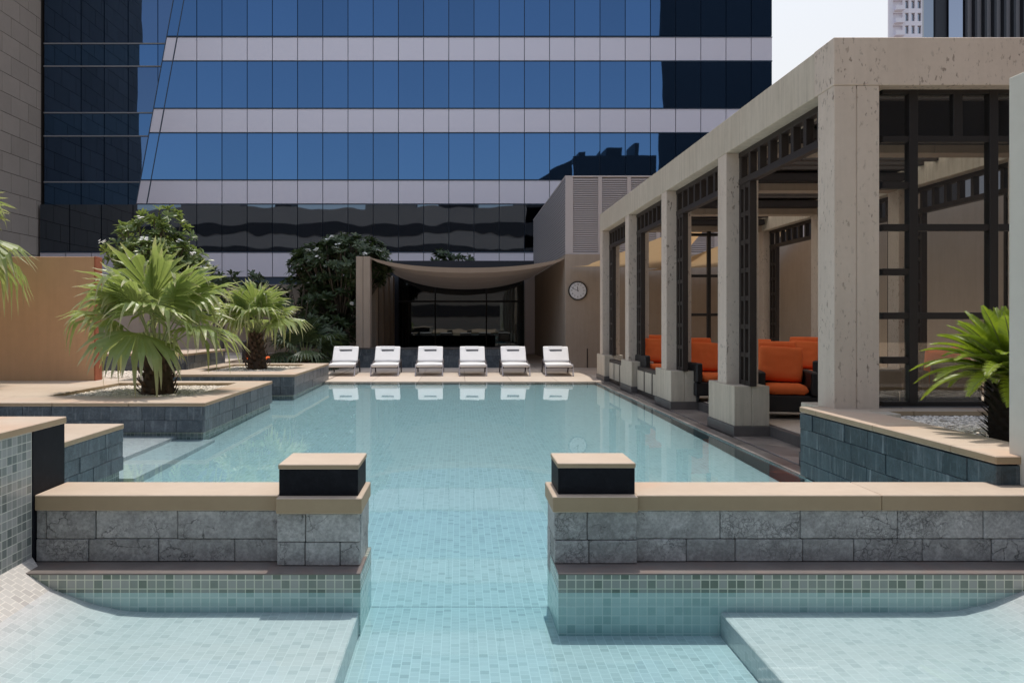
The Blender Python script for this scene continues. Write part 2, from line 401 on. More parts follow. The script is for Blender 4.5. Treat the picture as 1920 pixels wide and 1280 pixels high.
def clad(mb, axis, plane, sign, a0, a1, courses, lmin, lmax, th=.03, gap=.004, bev=.004, jit=.004, rnd=random):
    """stone blocks on a wall face: axis 'x' -> face normal along x at x=plane, running along y"""
    for z0, z1 in courses:
        a = a0 - rnd.uniform(0, lmax*.5)
        while a < a1-1e-4:
            b = a+rnd.uniform(lmin, lmax)
            if a1-b < lmin*.35: b = a1
            lo, hi = max(a, a0)+gap/2, min(b, a1)-gap/2
            if hi-lo > .01:
                d = th+rnd.uniform(-jit, jit)
                p0, p1 = (plane, plane+sign*d) if sign > 0 else (plane-d, plane)
                if axis == 'x': mb.box(p0, p1, lo, hi, z0+gap/2, z1-gap/2, bev)
                else: mb.box(lo, hi, p0, p1, z0+gap/2, z1-gap/2, bev)
            a = b
def slabs(mb, x0, x1, y0, y1, z0, z1, nx=1, ny=1, gap=.004, bev=.006):
    for i in range(nx):
        for j in range(ny):
            xa, xb = x0+(x1-x0)*i/nx, x0+(x1-x0)*(i+1)/nx
            ya, yb = y0+(y1-y0)*j/ny, y0+(y1-y0)*(j+1)/ny
            mb.box(xa+(gap/2 if i else 0), xb-(gap/2 if i < nx-1 else 0), ya+(gap/2 if j else 0), yb-(gap/2 if j < ny-1 else 0), z0, z1, bev)

# ================================================================== SETTING
mb = MB(); mb.box(-900, 900, -600, 1200, -1.6, -1.2); struct('ground', mb, M['ground'])

mb = MB(); slabs(mb, -40, 40, -28, -5, -1.1, .3, 16, 5, .01, .004); struct('bounce_terrace', mb, m_stone('bounce_terrace_stone', (.66, .50, .35), (.70, .54, .39), .5, .7))  # unseen terrace added behind the camera to bounce warm light on shaded faces
# pool floors (seen through the water, at the depth they appear)
mb = MB()
def zfl(Y): return -1.5*.80/(Y-.80)
mb.grid(lambda u, v: (-6.3+9.62*u, 5.0+14.62*v, zfl(5.0+14.62*v)), 2, 48)
struct('pool_floor', mb, M['tile_pool'])
mb = MB()
mb.face([(-.60, -5, -.262), (1.48, -5, -.262), (1.48, 4.49, -.262), (-.60, 4.49, -.262)])
mb.face([(-.60, 4.49, -.262), (.60, 4.49, -.262), (.60, 4.992, -.285), (-.60, 4.992, -.285)])
struct('channel_floor', mb, M['tile_pool'])
mb = MB(); mb.box(-.56, .56, 4.99, 5.006, -.36, -.287); struct('channel_joint', mb, M['slate_core'])
# shelves with beach slopes
mb = MB()
def shelf(sgn, edge, xs, zs, z0=-.131):
    pts = [(edge, -.5), (edge, z0-.006), (edge+sgn*.006, z0)]+list(zip(xs, zs))
    for (xa, za), (xb, zb) in zip(pts, pts[1:]):
        q = [(xa, -5, za), (xb, -5, zb), (xb, 4.49, zb), (xa, 4.49, za)]
        mb.face(q if sgn > 0 else q[::-1])
shelf(-1, -.565, (-1.72, -1.88, -2.05, -2.285), (-.131, -.122, -.085, -.0))
shelf(1, 1.46, (2.62, 2.78, 2.95, 3.19), (-.131, -.122, -.085, -.0))
struct('pool_shelf', mb, M['tile_floor'])
mb = MB()
mb.face([(-2.285, -5, 0), (-2.285, 4.49, 0), (-2.49, 4.66, .123), (-2.49, -5, .123)])
mb.face([(3.19, -5, 0), (3.395, -5, .123), (3.395, 4.66, .123), (3.19, 4.49, 0)])
struct('pool_slope', mb, M['tile_slope'])
mb = MB()
mb.face([(-6.3, 4.9, 0), (3.32, 4.9, 0), (3.32, 19.6, 0), (-6.3, 19.6, 0)])
mb.face([(-.60, 4.40, 0), (.60, 4.40, 0), (.60, 4.9, 0), (-.60, 4.9, 0)])
mb.face([(-2.40, -5, 0), (3.3, -5, 0), (3.3, 4.4, 0), (-2.40, 4.4, 0)])
mb.face([(-2.40, 4.4, 0), (-.60, 4.4, 0), (-.60, 4.52, 0), (-2.40, 4.52, 0)])
mb.face([(.60, 4.4, 0), (3.3, 4.4, 0), (3.3, 4.52, 0), (.60, 4.52, 0)])
bmesh.ops.remove_doubles(mb.bm, verts=mb.bm.verts, dist=1e-5)
struct('water', mb, m_water())
# submerged entry steps on the left
mb = MB()
for (ya, yb) in ((8.06, 10.66), (14.5, 15.96)):
    mb.box(-6.3, -3.78, ya-.2, yb+.2, -.5, -.04)
    mb.box(-3.78, -3.27, ya-.02, yb+.02, -.5, -.085)
struct('pool_steps', mb, M['tile_pool'])
# basin walls: right and far
mb = MB()
mb.box(3.32, 3.40, 4.9, 19.7, -.6, -.012)
mb.box(-3.4, 3.40, 19.6, 19.72, -.6, -.012)
struct('pool_wall', mb, M['tile_under'])
# decks
mb = MB()
slabs(mb, -3.3, 3.56, 19.57, 37.5, -.5, .014, 6, 9, .006, .004)
struct('pool_deck', mb, M['deck'])
mb = MB(); slabs(mb, 3.565, 14, 20.6, 26, -.5, .012, 8, 5, .006, .004); struct('terrace_paving', mb, M['deck'])
mb = MB()
slabs(mb, -20, -6.3, 8.6, 27.9, -.6, .40, 11, 15, .006, .004)
mb.box(-6.29, -3.32, 20.2, 27.9, -.6, .02)
struct('raised_deck', mb, M['deck'])
# wet overflow paving beside the pergola
mb = MB()
rr = random.Random(3)
y = 7.7
while y < 20.5:
    y2 = min(y+rr.uniform(.55, .8), 20.55)
    mb.box(3.325, 3.50, y+.004, y2-.004, -.3, .006, .004)
    y = y2
y = 7.7
while y < 20.5:
    y2 = min(y+rr.uniform(.8, 1.2), 20.55)
    mb.box(3.53, 4.05, y+.004, y2-.004, -.3, .008, .004)
    y = y2
struct('overflow_paving', mb, M['wetpave'])
mb = MB(); mb.box(3.3, 4.05, 7.7, 20.5, -.31, -.03); struct('overflow_channel', mb, M['slate_core'])
mb = MB(); slabs(mb, 4.10, 9.6, 7.95, 20.55, -.3, .14, 6, 14, .005, .003); struct('terrace_floor', mb, M['deck'])
mb = MB(); 
for k in range(12): mb.box(4.00, 4.098, 7.95+k*1.05, 7.95+(k+1)*1.05-.005, -.3, .137, .004)
struct('terrace_kerb', mb, M['kerb'])

# ================================================================== NEAR WALLS
def low_wall(label, x0, x1, px0, px1, yw, yp, gap_side):
    """x0..x1 wall run, px0..px1 the pier at the gap end; gap_side +1: gap lies at +x end"""
    t = thing('low_wall', label, 'wall', ((x0+x1)/2, 4.8, 0))
    rn = random.Random(11 if gap_side > 0 else 23)
    mb = MB()
    mb.box(x0, x1, 4.48, 5.03, -.6, -.022); mb.build('submerged_base', M['tile_under'], t)
    mb = MB(); mb.box(x0, x1, 4.4795, 5.0305, -.022, .078); mb.build('tiled_base', M['tile_wall'], t)
    mb = MB(); 
    mb.box(x0, x1, 4.476, 4.80, .0782, .0875, .002); mb.build('ledge', M['ledge'], t)
    wa, wb = (x0, px0) if gap_side > 0 else (px1, x1)
    mb = MB(); mb.box(wa, wb, yw+.025, 5.0, .087, .392); mb.box(px0+.02, px1-.02, yp+.025, 5.02, .087, .392)
    mb.build('wall_core', M['slate_core'], t)
    mb = MB()
    cs = ((.088, .222), (.222, .391))
    clad(mb, 'y', yw+.03, -1, wa, wb-.002, cs, .26, .58, jit=.004, rnd=rn)
    clad(mb, 'y', yp+.03, -1, px0, px1, ((.088, .225), (.225, .391)), .2, .30, jit=.003, rnd=rn)
    clad(mb, 'x', (px1-.03 if gap_side > 0 else px0+.03), gap_side, yp+.032, 5.03, ((-.05, .225), (.225, .391)), .2, .4, rnd=rn)
    clad(mb, 'y', 4.99, 1, min(wa, px0), max(wb, px1), ((-.1, .13), (.13, .391)), .3, .55, rnd=rn)
    mb.build('stone_cladding', M['slate_near'] , t)
    mb = MB()
    slabs(mb, wa, wb-.002 if gap_side > 0 else wb, yw-.018, 5.055, .391, .482, 1 if gap_side > 0 else 2, 1, .002, .005)
    g1 = .012
    if gap_side > 0: mb.box(px0, px1+g1, yp-.022, 5.06, .391, .4825, .005)
    else: mb.box(px0-g1, px1, yp-.022, 5.06, .391, .4825, .005)
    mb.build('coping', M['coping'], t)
    bx0, bx1 = (px0+.0, px1-.012) if gap_side > 0 else (px0+.022, px1-.002)
    b = MB(); b.box(bx0+.004, bx1-.004, yp+.042, 5.04, .4827, .637, .003)
    b = b.build('pier_block', M['black_slab'], t)
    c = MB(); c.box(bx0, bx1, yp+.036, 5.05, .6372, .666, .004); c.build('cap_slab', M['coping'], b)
    return t
low_wall('stone faced low wall left of the pool gap, with a dark block on its gap end', -2.484, -.556, -1.055, -.575, 4.69, 4.61, 1)
low_wall('longer stone faced low wall right of the pool gap, running to the pale pillar', .552, 3.9, .551, 1.033, 4.69, 4.65, -1)

# pale pillar, right edge
mb = MB(); mb.box(3.47, 4.2, 4.695, 5.055, .4823, 3.03, .004)
tag(mb.build('pillar', M['pillar']), 'smooth pale rendered pillar standing on the wall end at right edge', 'pillar')
# left mosaic wall
t = thing('tiled_wall', 'tall grey mosaic tiled wall with stone coping at left edge of the near pool', 'wall', (-2.8, 3, 0))
mb = MB(); mb.box(-4.6, -2.49, -5, 4.655, -.5, .855); mb.build('mosaic_face', M['tile_pier'], t)
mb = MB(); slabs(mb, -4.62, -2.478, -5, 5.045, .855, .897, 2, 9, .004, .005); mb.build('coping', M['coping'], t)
mb = MB(); mb.box(-4.6, -2.486, 4.66, 5.035, -.5, .8548, .003); mb.build('end_slab', M['black_slab'], t)
mb = MB(); mb.box(3.395, 4.6, -5, 4.67, -.5, .6); tag(mb.build('tiled_wall', M['tile_pier']), 'grey mosaic side wall at the right end of the near pool below the pillar', 'wall')

# ================================================================== PLANTERS AND PLINTHS
def planter(name, label, cat, x0, x1, y0, y1, z, opening=None, slate='slate_blue', courses=None, lm=(.28, .55), sides='R F', cop=.05, tile=True):
    t = thing(name, label, cat, ((x0+x1)/2, (y0+y1)/2, 0))
    rn = random.Random(hash(label) % 1000 if False else len(label)*7+int(y0*10))
    zb = z-cop
    mb = MB()
    if opening:
        a0, a1, b0, b1 = opening
        mb.box(x0+.03, a0, y0+.03, y1-.03, -.6, zb-.001); mb.box(a1, x1-.03, y0+.03, y1-.03, -.6, zb-.001)
        mb.box(a0, a1, y0+.03, b0, -.6, zb-.001); mb.box(a0, a1, b1, y1-.03, -.6, zb-.001)
    else: mb.box(x0+.03, x1-.03, y0+.03, y1-.03, -.6, zb-.001)
    mb.build('planter_core' if opening else 'core', M['tile_wall'] if tile else M['slate_core'], t)
    courses = courses or ((.012, zb*.48), (zb*.48, zb-.002))
    mb = MB()
    kw = dict(rnd=rn, gap=.0018 if slate == 'slate_deep' else .003, bev=.0025)
    if 'R' in sides: clad(mb, 'x', x1-.03, 1, y0, y1, courses, *lm, **kw)
    if 'F' in sides: clad(mb, 'y', y0+.03, -1, x0, x1-.0305, courses, *lm, **kw)
    if 'L' in sides: clad(mb, 'x', x0+.03, -1, y0, y1, courses, *lm, **kw)
    if 'B' in sides: clad(mb, 'y', y1-.03, 1, x0, x1-.0305, courses, *lm, rnd=rn)
    mb.build('slate_cladding', M[slate], t)
    mb = MB(); o = .006
    if opening:
        a0, a1, b0, b1 = opening
        slabs(mb, x0-o, x1+o, y0-o, b0, zb, z, max(1, int((x1-x0)/.9)), 1)
        slabs(mb, x0-o, x1+o, b1, y1+o, zb, z, max(1, int((x1-x0)/.9)), 1)
        slabs(mb, x0-o, a0, b0+.001, b1-.001, zb, z, 1, max(1, int((b1-b0)/.9)))
        slabs(mb, a1, x1+o, b0+.001, b1-.001, zb, z, 1, max(1, int((b1-b0)/.9)))
    else: slabs(mb, x0-o, x1+o, y0-o, y1+o, zb, z, max(1, int((x1-x0)/1.1)), max(1, int((y1-y0)/1.1)))
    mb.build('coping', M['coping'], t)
    return t
def gravel(x0, x1, y0, y1, z, n, mat, rn, size=(.010, .024)):
    mb = MB(); mb.box(x0, x1, y0, y1, z-.2, z)
    for k in range(n):
        r = rn.uniform(*size); p = Vector((rn.uniform(x0+.02, x1-.02), rn.uniform(y0+.02, y1-.02), z+r*.25))
        m = Matrix.Translation(p) @ Matrix.Rotation(rn.uniform(0, 6.3), 4, 'Z') @ Matrix.Rotation(rn.uniform(-.5, .5), 4, 'X') @ Matrix.Diagonal((r*rn.uniform(.8, 1.4), r, r*rn.uniform(.35, .6), 1))
        v = [mb.bm.verts.new(m @ Vector(q)) for q in ((1, 0, 0), (0, 1, 0), (-1, 0, 0), (0, -1, 0), (0, 0, 1), (0, 0, -1))]
        for a, b, c in ((0, 1, 4), (1, 2, 4), (2, 3, 4), (3, 0, 4), (1, 0, 5), (2, 1, 5), (3, 2, 5), (0, 3, 5)):
            mb.bm.faces.new((v[a], v[b], v[c]))
    return tag(mb.build('gravel', mat, smooth=False), kind='stuff')
planter('planter', 'low slate planter with wide stone coping holding the larger fan palm', 'planter', -9.5, -3.40, 10.66, 14.5, .408, (-6.0, -3.93, 11.62, 14.12))
planter('planter', 'farther slate planter beside the loungers holding the smaller fan palm', 'planter', -6.05, -3.30, 15.96, 20.15, .43, (-5.55, -3.80, 16.95, 19.65))
planter('plinth', 'small slate clad plinth with stone top behind the left mosaic wall', 'plinth', -7.5, -3.39, 5.3, 8.06, .463, None, courses=((.0, .14), (.14, .28), (.28, .412)), lm=(.25, .5), sides='R F B')
rn = random.Random(5)
gravel(-6.0, -3.93, 11.62, 14.12, .345, 5200, M['pebble'], rn, (.012, .028))
gravel(-5.55, -3.80, 16.95, 19.65, .37, 3200, M['pebble'], rn, (.014, .032))
gravel(-8.5, -6.35, 15.3, 17.4, .405, 1500, M['pebble'], rn, (.014, .03))
# right raised planter with the cycad
t = planter('planter', 'deep blue slate raised planter in the right foreground holding the cycad', 'planter', 3.32, 7.9, 4.95, 7.80, .663, (3.80, 7.8, 5.4, 7.45), slate='slate_deep', courses=((.0, .14), (.14, .30), (.30, .455), (.455, .603)), lm=(.22, .40), sides='R F L', tile=False)
gravel(3.80, 7.8, 5.4, 7.45, .61, 7000, M['pebble_grey'], rn, (.010, .022))

# orange wall
t = thing('garden_wall', 'terracotta orange rendered wall with a red rough end, at left', 'wall', (-10, 14.8, .4))
mb = MB(); mb.box(-16, -6.70, 14.66, 14.93, .40, 2.67, .006); mb.build('rendered_face', M['plaster_orange'], t)
mb = MB(); mb.box(-6.70, -6.672, 14.655, 14.935, .40, 2.675, .006); mb.build('rough_end', M['brick_red'], t)
# slate bench wall
t = planter('bench_wall', 'dark low slate wall in the shade behind the orange wall', 'wall', -12, -5.95, 17.5, 20.3, .78, None, slate='slate_blue', courses=((.40, .56), (.56, .728)), lm=(.3, .6))
# rear boundary wall
mb = MB(); mb.box(-22, -2.9, 27.6, 27.9, -.3, 2.75, .01)
tag(mb.build('boundary_wall', M['plaster_beige']), 'shaded beige boundary wall behind the palms and shrubs', 'wall')

# ================================================================== PERGOLA
XC, W, D = 3.56, .43, .345
YC = [7.607, 10.69, 13.78, 16.87, 19.96]
XF = 7.56
ZB, ZT = 3.735, 4.185
pg = thing('pergola', 'long travertine pergola with dark lattice screens along the right side of the pool', 'pergola', (XC, 7.607, 0))
def column(x, y, zb):
    mb = MB(); hw = W/2
    mb.box(x, x+hw-.004, y, y+D, zb, ZB-.002, .004); mb.box(x+hw+.004, x+W, y, y+D, zb, ZB-.002, .004)
    mb.box(x+.01, x+W-.01, y+.01, y+D-.01, zb, ZB-.003)
    c = mb.build('column', M['travertine'], pg)
    # pedestal
    mb = MB(); e = .36
    mb.box(x-.015, x+hw-.003, y-e, y+D+e, .14, .655, .005); mb.box(x+hw+.003, x+W+.01, y-e, y+D+e, .14, .655, .005)
    mb.box(x, x+W, y-e+.01, y+D+e-.01, .1, .652)
    p = mb.build('pedestal', M['trav_smooth'], c)
    mb = MB(); mb.box(x-.03, x+W+.02, y-e-.02, y+D+e+.02, -.2, .139, .006); mb.build('plinth', M['kerb'], c)
    return c
for x, zs in ((XC, 0), (XF, 0)):
    for i, y in enumerate(YC): column(x, y, .655 if True else 0)
def ladder(x, y0, y1, zb, zt):
    mb = MB(); xm = x+W/2; t = .045; n = 7
    for ya in (y0, (y0+y1)/2-.02, y1-.055): mb.box(xm-t, xm+t, ya, ya+.055, zb, zt, .003)
    for k in range(n+1):
        z = zb+(zt-zb-.06)*k/n
        mb.box(xm-t+.006, xm+t-.006, y0+.01, y1-.01, z, z+.06, .003)
    return mb.build('lattice_screen', M['timber'], pg)
def transom(x, y0, y1):
    mb = MB(); xm = x+W/2; t = .05
    mb.box(xm-t, xm+t, y0, y1, 3.30, 3.38, .003); mb.box(xm-t, xm+t, y0, y1, ZB-.07, ZB-.003, .003)
    n = int((y1-y0)/.33)
    for k in range(n+1):
        y = y0+(y1-y0-.08)*k/n
        mb.box(xm-t+.006, xm+t-.006, y, y+.075, 3.37, ZB-.06, .003)
    return mb.build('transom_lattice', M['timber'], pg)
for x in (XC, XF):
    for i in range(4):
        transom(x, YC[i]+D+.002, YC[i+1]-.002)
        ladder(x, YC[i+1]-.40, YC[i+1]-.004, .656, 3.298)
        ladder(x, YC[i]+D+.004, YC[i]+D+.34, .656, 3.298)
# beams
def beam(name, x0, x1, y0, y1, z0, z1, mat, joints=0, ax='y'):
    mb = MB()
    if ax == 'y': slabs(mb, x0, x1, y0, y1, z0, z1, 1, joints or 1, .006, .006)
    else: slabs(mb, x0, x1, y0, y1, z0, z1, joints or 1, 1, .006, .006)
    return mb.build(name, mat, pg)
beam('beam', XC-.004, XC+W+.004, YC[0]+.42, YC[4]+D+.01, ZB, ZT, M['trav_smooth'], 5)
beam('beam', XF-.004, XF+W+.004, YC[0]+.42, YC[4]+D+.01, ZB, ZT, M['trav_smooth'], 5)
beam('front_beam', XC-.006, 10.5, YC[0]-.006, YC[0]+.417, ZB, ZT+.005, M['travertine'], 1, 'x')
for y in YC[1:]:
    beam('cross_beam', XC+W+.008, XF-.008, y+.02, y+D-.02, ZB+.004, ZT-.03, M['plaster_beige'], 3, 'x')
    mb = MB(); mb.box(XC+W+.06, XF-.06, y-.30, y-.03, ZB+.12, ZB+.26, .01); mb.box(XC+W+.06, XF-.06, y-.34, y-.02, ZB+.30, ZB+.36, .01)
    mb.build('rolled_blind', M['roofdark'], pg)
mb = MB()
for i in range(4):
    for k in range(7):
        ya = YC[i]+D+(YC[i+1]-YC[i]-D)*k/7
        mb.box(XC+W+.01, XF-.01, ya+.01, ya+.13, ZT-.16, ZT-.06, .005)
mb.build('roof_slats', M['timber'], pg)
mb = MB(); mb.grid(lambda u, v: (XC+.1+(XF+.2-XC)*u, YC[0]+.3+(YC[4]+D-YC[0]-.3)*v, ZT-.03), 4, 12); mb.build('roof_fill_canvas', M['fill_canvas'], pg)  # pale translucent sheet above the slats, added to spread soft light over the seats
# front glazed screen in the first bay
yf = YC[0]+.17
mb = MB()
def vpost(u, w): 
    x = (u-VX)*yf/F; mb.box(x-w/2, x+w/2, yf-.04, yf+.05, .70, ZB-.003, .003)
for u in (1709, 1859, 2010): vpost(u, .085)
def hbar(v, u0, u1, h=.065):
    z = 1.5-(v-VY)*yf/F; mb.box((u0-VX)*yf/F, (u1-VX)*yf/F, yf-.032, yf+.042, z-h/2, z+h/2, .003)
hbar(262, 1652, 2100, .06); hbar(427, 1652, 2100); hbar(592, 1652, 2100); hbar(172, 1652, 2100, .06)
for v in (348, 510, 675): hbar(v, 1652, 1709)
hbar(757, 1652, 2100, .05); 
x = (1793-VX)*yf/F; mb.box(x-.045, x+.045, yf-.03, yf+.04, 3.26, 3.70, .003)
mb.build('screen_frame', M['black_frame'], pg)
mb = MB(); mb.box(XC+W+.01, 10.4, yf-.10, yf+.12, .60, .672, .004); mb.build('screen_sill', M['kerb'], pg)
mb = MB(); mb.box(XC+W+.01, 10.4, yf-.005, yf+.005, .69, 3.70); mb.build('screen_glass', M['glass'], pg)
mb = MB(); mb.box(XC+W+.02, 10.4, yf+.3, yf+.34, 3.28, 3.72); mb.build('front_blind', M['roofdark'], pg)
# end screen
ye = 20.05; mb = MB()
for x in (5.15, 6.24, 7.4): mb.box(x-.045, x+.045, ye-.04, ye+.04, .14, ZB-.003, .003)
for z in (.6, 1.65, 2.62, 3.65): mb.box(5.11, 7.44, ye-.032, ye+.032, z-.035, z+.035, .003)
mb.build('screen_frame', M['black_frame'], pg)
# low parapet panels in the two far bays
for i in (2, 3):
    mb = MB(); y0, y1 = YC[i]+D+.40, YC[i+1]-.40
    mb.box(XC+.10, XC+.22, y0, y1, .02, .56, .004); fr = mb.build('parapet_frame', M['timber'], pg)
    mb = MB(); n = 3
    for k in range(n):
        a = y0+(y1-y0)*k/n; b = y0+(y1-y0)*(k+1)/n
        mb.box(XC+.085, XC+.235, a+.06, b-.06, .10, .49, .004)
    mb.build('parapet_panel', M['trav_smooth'], fr)
# solid side panels behind the far row
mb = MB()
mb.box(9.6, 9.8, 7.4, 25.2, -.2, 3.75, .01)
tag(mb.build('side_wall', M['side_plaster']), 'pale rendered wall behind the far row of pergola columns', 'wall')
# inner return pier behind the front glazing
# ------------------------------------------------------------------ furniture
def armchair(label, loc, rz, cushions=1):
    t = thing('armchair', label, 'armchair', (0, 0, 0), 'black wicker armchairs with orange cushions under the pergola')
    mb = MB(); mb.box(-.40, .40, -.36, .38, .10, .33, .02); mb.build('seat_base', M['wicker'], t)
    for sx in (-1, 1):
        mb = MB(); x0 = -.40 if sx < 0 else .29
        mb.box(x0, x0+.11, -.40, .40, .331, .65, .02); mb.build('armrest', M['wicker'], t)
    mb = MB(); m = Matrix.Translation((0, .33, .33)) @ Matrix.Rotation(R(-9), 4, 'X')
    mb.box(-.285, .285, 0, .09, .0, .46, .02, m); mb.build('backrest', M['wicker'], t)
    for sx in (-1, 1):
        for sy in (-1, 1):
            mb = MB(); mb.tube([(sx*.34, sy*.31, 0), (sx*.34, sy*.31, .105)], [.025, .03], 8); mb.build('leg', M['wicker'], t)
    seat = cushion_mesh(.56, .62, .14).build('seat_cushion', M['orange'], t, True); seat.location = (0, -.06, .40)
    bk = cushion_mesh(.60, .52, .17).build('back_cushion', M['orange'], t, True)
    bk.location = (-.02, .20, .735); bk.rotation_euler = (R(72), R(3), R(-3))
    if cushions:
        b2 = cushion_mesh(.56, .52, .15).build('back_cushion', M['orange'], t, True)
        b2.location = (-.06, .335, .80); b2.rotation_euler = (R(82), 0, R(2))
    t.location = loc; t.rotation_euler = (0, 0, rz)
    return t
def cushion_mesh(w, d, h):
    mb = MB()
    def fn(sgn):
        def f(u, v):
            a, b = u*2-1, v*2-1
            k = max(0., (1-abs(a)**7)*(1-abs(b)**7))**.45
            wr = .009*mnoise.noise(Vector((a*3, b*3, w*9)))+.006*math.sin(26*(a if abs(b) > abs(a) else b))*max(0, max(abs(a), abs(b))-.75)*4*(1-max(abs(a), abs(b)))
            pinch = 1-.05*(1-abs(b))*abs(a)**8-.0
            return (a*w/2*(1-.03*abs(b)**3), b*d/2*(1-.03*abs(a)**3), sgn*h/2*k+wr)
        return f
    mb.grid(fn(1), 26, 26); mb.grid(lambda u, v: fn(-1)(1-u, v), 26, 26)
    bmesh.ops.remove_doubles(mb.bm, verts=mb.bm.verts, dist=1e-4)
    return mb
FL = .142
armchair('orange cushioned black armchair nearest the pool corner, beside the fourth pedestal', (4.60, 11.35, FL), R(-14), 1)
armchair('orange cushioned black armchair standing directly behind the nearest armchair', (4.85, 12.75, FL), R(-6), 1)
armchair('orange cushioned armchair half hidden behind the second nearest pool column', (4.28, 13.75, FL), R(8), 2)
armchair('small looking orange armchair at the far end between the far pool columns', (4.12, 16.6, FL), R(4), 1)
armchair('orange armchair deep inside the pergola near the solid side panel', (6.25, 14.6, FL), R(-40), 1)
armchair('armchair seen through the front glazing with its dark back to the camera', (6.95, 11.6, FL), R(172), 0)
armchair('armchair seen through the front glazing just right of the corner column', (5.95, 11.9, FL), R(100), 1)
t = thing('coffee_table', 'low black wicker table between the orange armchairs', 'table', (5.25, 10.4, FL))
mb = MB(); mb.box(4.95, 5.55, 10.1, 10.7, FL+.36, FL+.40, .01); mb.build('tabletop', M['wicker'], t)
for sx in (0, 1):
    for sy in (0, 1):
        mb = MB(); xx, yy = 4.98+.5*sx, 10.13+.5*sy; mb.box(xx, xx+.05, yy, yy+.05, FL, FL+.359, .004); mb.build('leg', M['wicker'], t)
t = thing('lounge_table', 'black wicker ottoman beside the half hidden armchair', 'ottoman', (4.25, 12.5, FL))
mb = MB(); mb.box(4.25, 4.75, 12.0, 12.5, FL+.06, FL+.40, .02); mb.build('woven_box', M['wicker'], t)
for sx in (0, 1):
    for sy in (0, 1):
        mb = MB(); mb.tube([(4.30+.40*sx, 12.05+.40*sy, FL), (4.30+.40*sx, 12.05+.40*sy, FL+.061)], .025, 8); mb.build('leg', M['wicker'], t)
# shaded chair on the left terrace
t = thing('garden_chair', 'dark wicker garden chair with a red cushion in the left shade', 'chair', (-5.6, 22.2, .03))
mb = MB(); mb.box(-5.95, -5.30, 21.9, 22.5, .2, .42, .02); mb.build('seat_base', M['wicker'], t)
mb = MB(); mb.box(-5.97, -5.86, 21.88, 22.52, .42, .95, .03); mb.build('backrest', M['wicker'], t)
mb = MB(); mb.box(-5.85, -5.32, 21.93, 22.47, .421, .50, .03); mb.build('seat_cushion', M['orange'], t)
for sx in (0, 1):
    for sy in (0, 1):
        mb = MB(); mb.tube([(-5.9+.55*sx, 21.95+.5*sy, .02), (-5.9+.55*sx, 21.95+.5*sy, .21)], .025, 8); mb.build('leg', M['wicker'], t)

# ================================================================== LOUNGERS
def lounger():
    t = thing('sun_lounger', '', 'sun lounger', (0, 0, 0), 'white sun loungers in a row along the far pool edge')
    w = .36
    mb = MB()
    for sx in (-1, 1): mb.bar((sx*(w-.02), .02, .235), (sx*(w-.02), 1.72, .245), .035, .06, bev=.004)
    for y in (.04, .6, 1.15, 1.70): mb.bar((-w+.04, y, .235), (w-.04, y, .235), .05, .035, bev=.003)
    mb.build('frame', M['dark_metal'], t)
    for sx in (-1, 1):
        mb = MB(); mb.bar((sx*(w+.005), -.05, 0), (sx*(w+.005), .16, .30), .035, .05, bev=.005); mb.build('leg', M['grey_metal'], t)
        mb = MB(); mb.bar((sx*(w+.01), 1.72, 0), (sx*(w+.01), 1.40, .36), .035, .05, bev=.005); mb.build('leg', M['dark_metal'], t)
    for sx in (-1, 1):
        mb = MB(); mb.bar((sx*(w+.01), .55, .30), (sx*(w+.01), 1.42, .38), .035, .03, bev=.005); mb.build('armrest', M['dark_metal'], t)
    mb = MB()
    for sx in (-1, 1): mb.bar((sx*(w-.05), 1.08, .25), (sx*(w-.05), 1.56, .66), .03, .03, bev=.003)
    mb.bar((-w+.05, 1.54, .64), (w-.05, 1.54, .64), .03, .03); mb.build('back_frame', M['dark_metal'], t)
    def pad(u0, u1, fn, name):
        mb = MB()
        prof = [(-1, -.3), (-1, .3), (-.97, .47), (-.9, .5), (-.3, .53), (.3, .53), (.9, .5), (.97, .47), (1, .3), (1, -.3), (.95, -.5), (-.95, -.5)]
        rows = []; n = 10
        for i in range(n+1):
            s = i/n; q = fn(s); endk = .9 if i in (0, n) else 1.
            rows.append([mb.bm.verts.new((px*(.355)*(.985 if i in (0, n) else 1), q[0]+q[2]*pz*.085*endk, q[1]+q[3]*pz*.085*endk+.004*math.sin(s*9+px*3))) for px, pz in prof])
        for a, b in zip(rows, rows[1:]):
            for k in range(len(prof)):
                k2 = (k+1) % len(prof); mb.bm.faces.new((a[k], a[k2], b[k2], b[k]))
        mb.bm.faces.new(rows[0]); mb.bm.faces.new(rows[-1][::-1])
        bmesh.ops.recalc_face_normals(mb.bm, faces=mb.bm.faces)
        return mb.build(name, M['white'], t, True)
    pad(0, 1, lambda s: (-.03+1.16*s, .278-.012*math.sin(math.pi*s), 0, 1), 'seat_cushion')
    an = R(40); 
    pad(0, 1, lambda s: (1.06+.63*s*math.cos(an), .315+.63*s*math.sin(an), -math.sin(an), math.cos(an)), 'back_cushion')
    mb = MB(); m = Matrix.Translation((0, 1.06+.45*math.cos(an)-.047*math.sin(an), .315+.45*math.sin(an)+.047*math.cos(an))) @ Matrix.Rotation(an, 4, 'X')
    mb.box(-.17, .17, -.03, .03, -.01, .008, .004, m); mb.build('head_strap', M['headpad'], t)
    mb = MB(); m = Matrix.Translation((0, 1.06+.55*math.cos(an)-.05*math.sin(an), .315+.55*math.sin(an)+.05*math.cos(an))) @ Matrix.Rotation(an, 4, 'X')
    mb.box(-.20, .19, -.075, .075, -.02, .010, .009, m); mb.build('pillow', M['white'], t)
    return t
L0 = lounger()
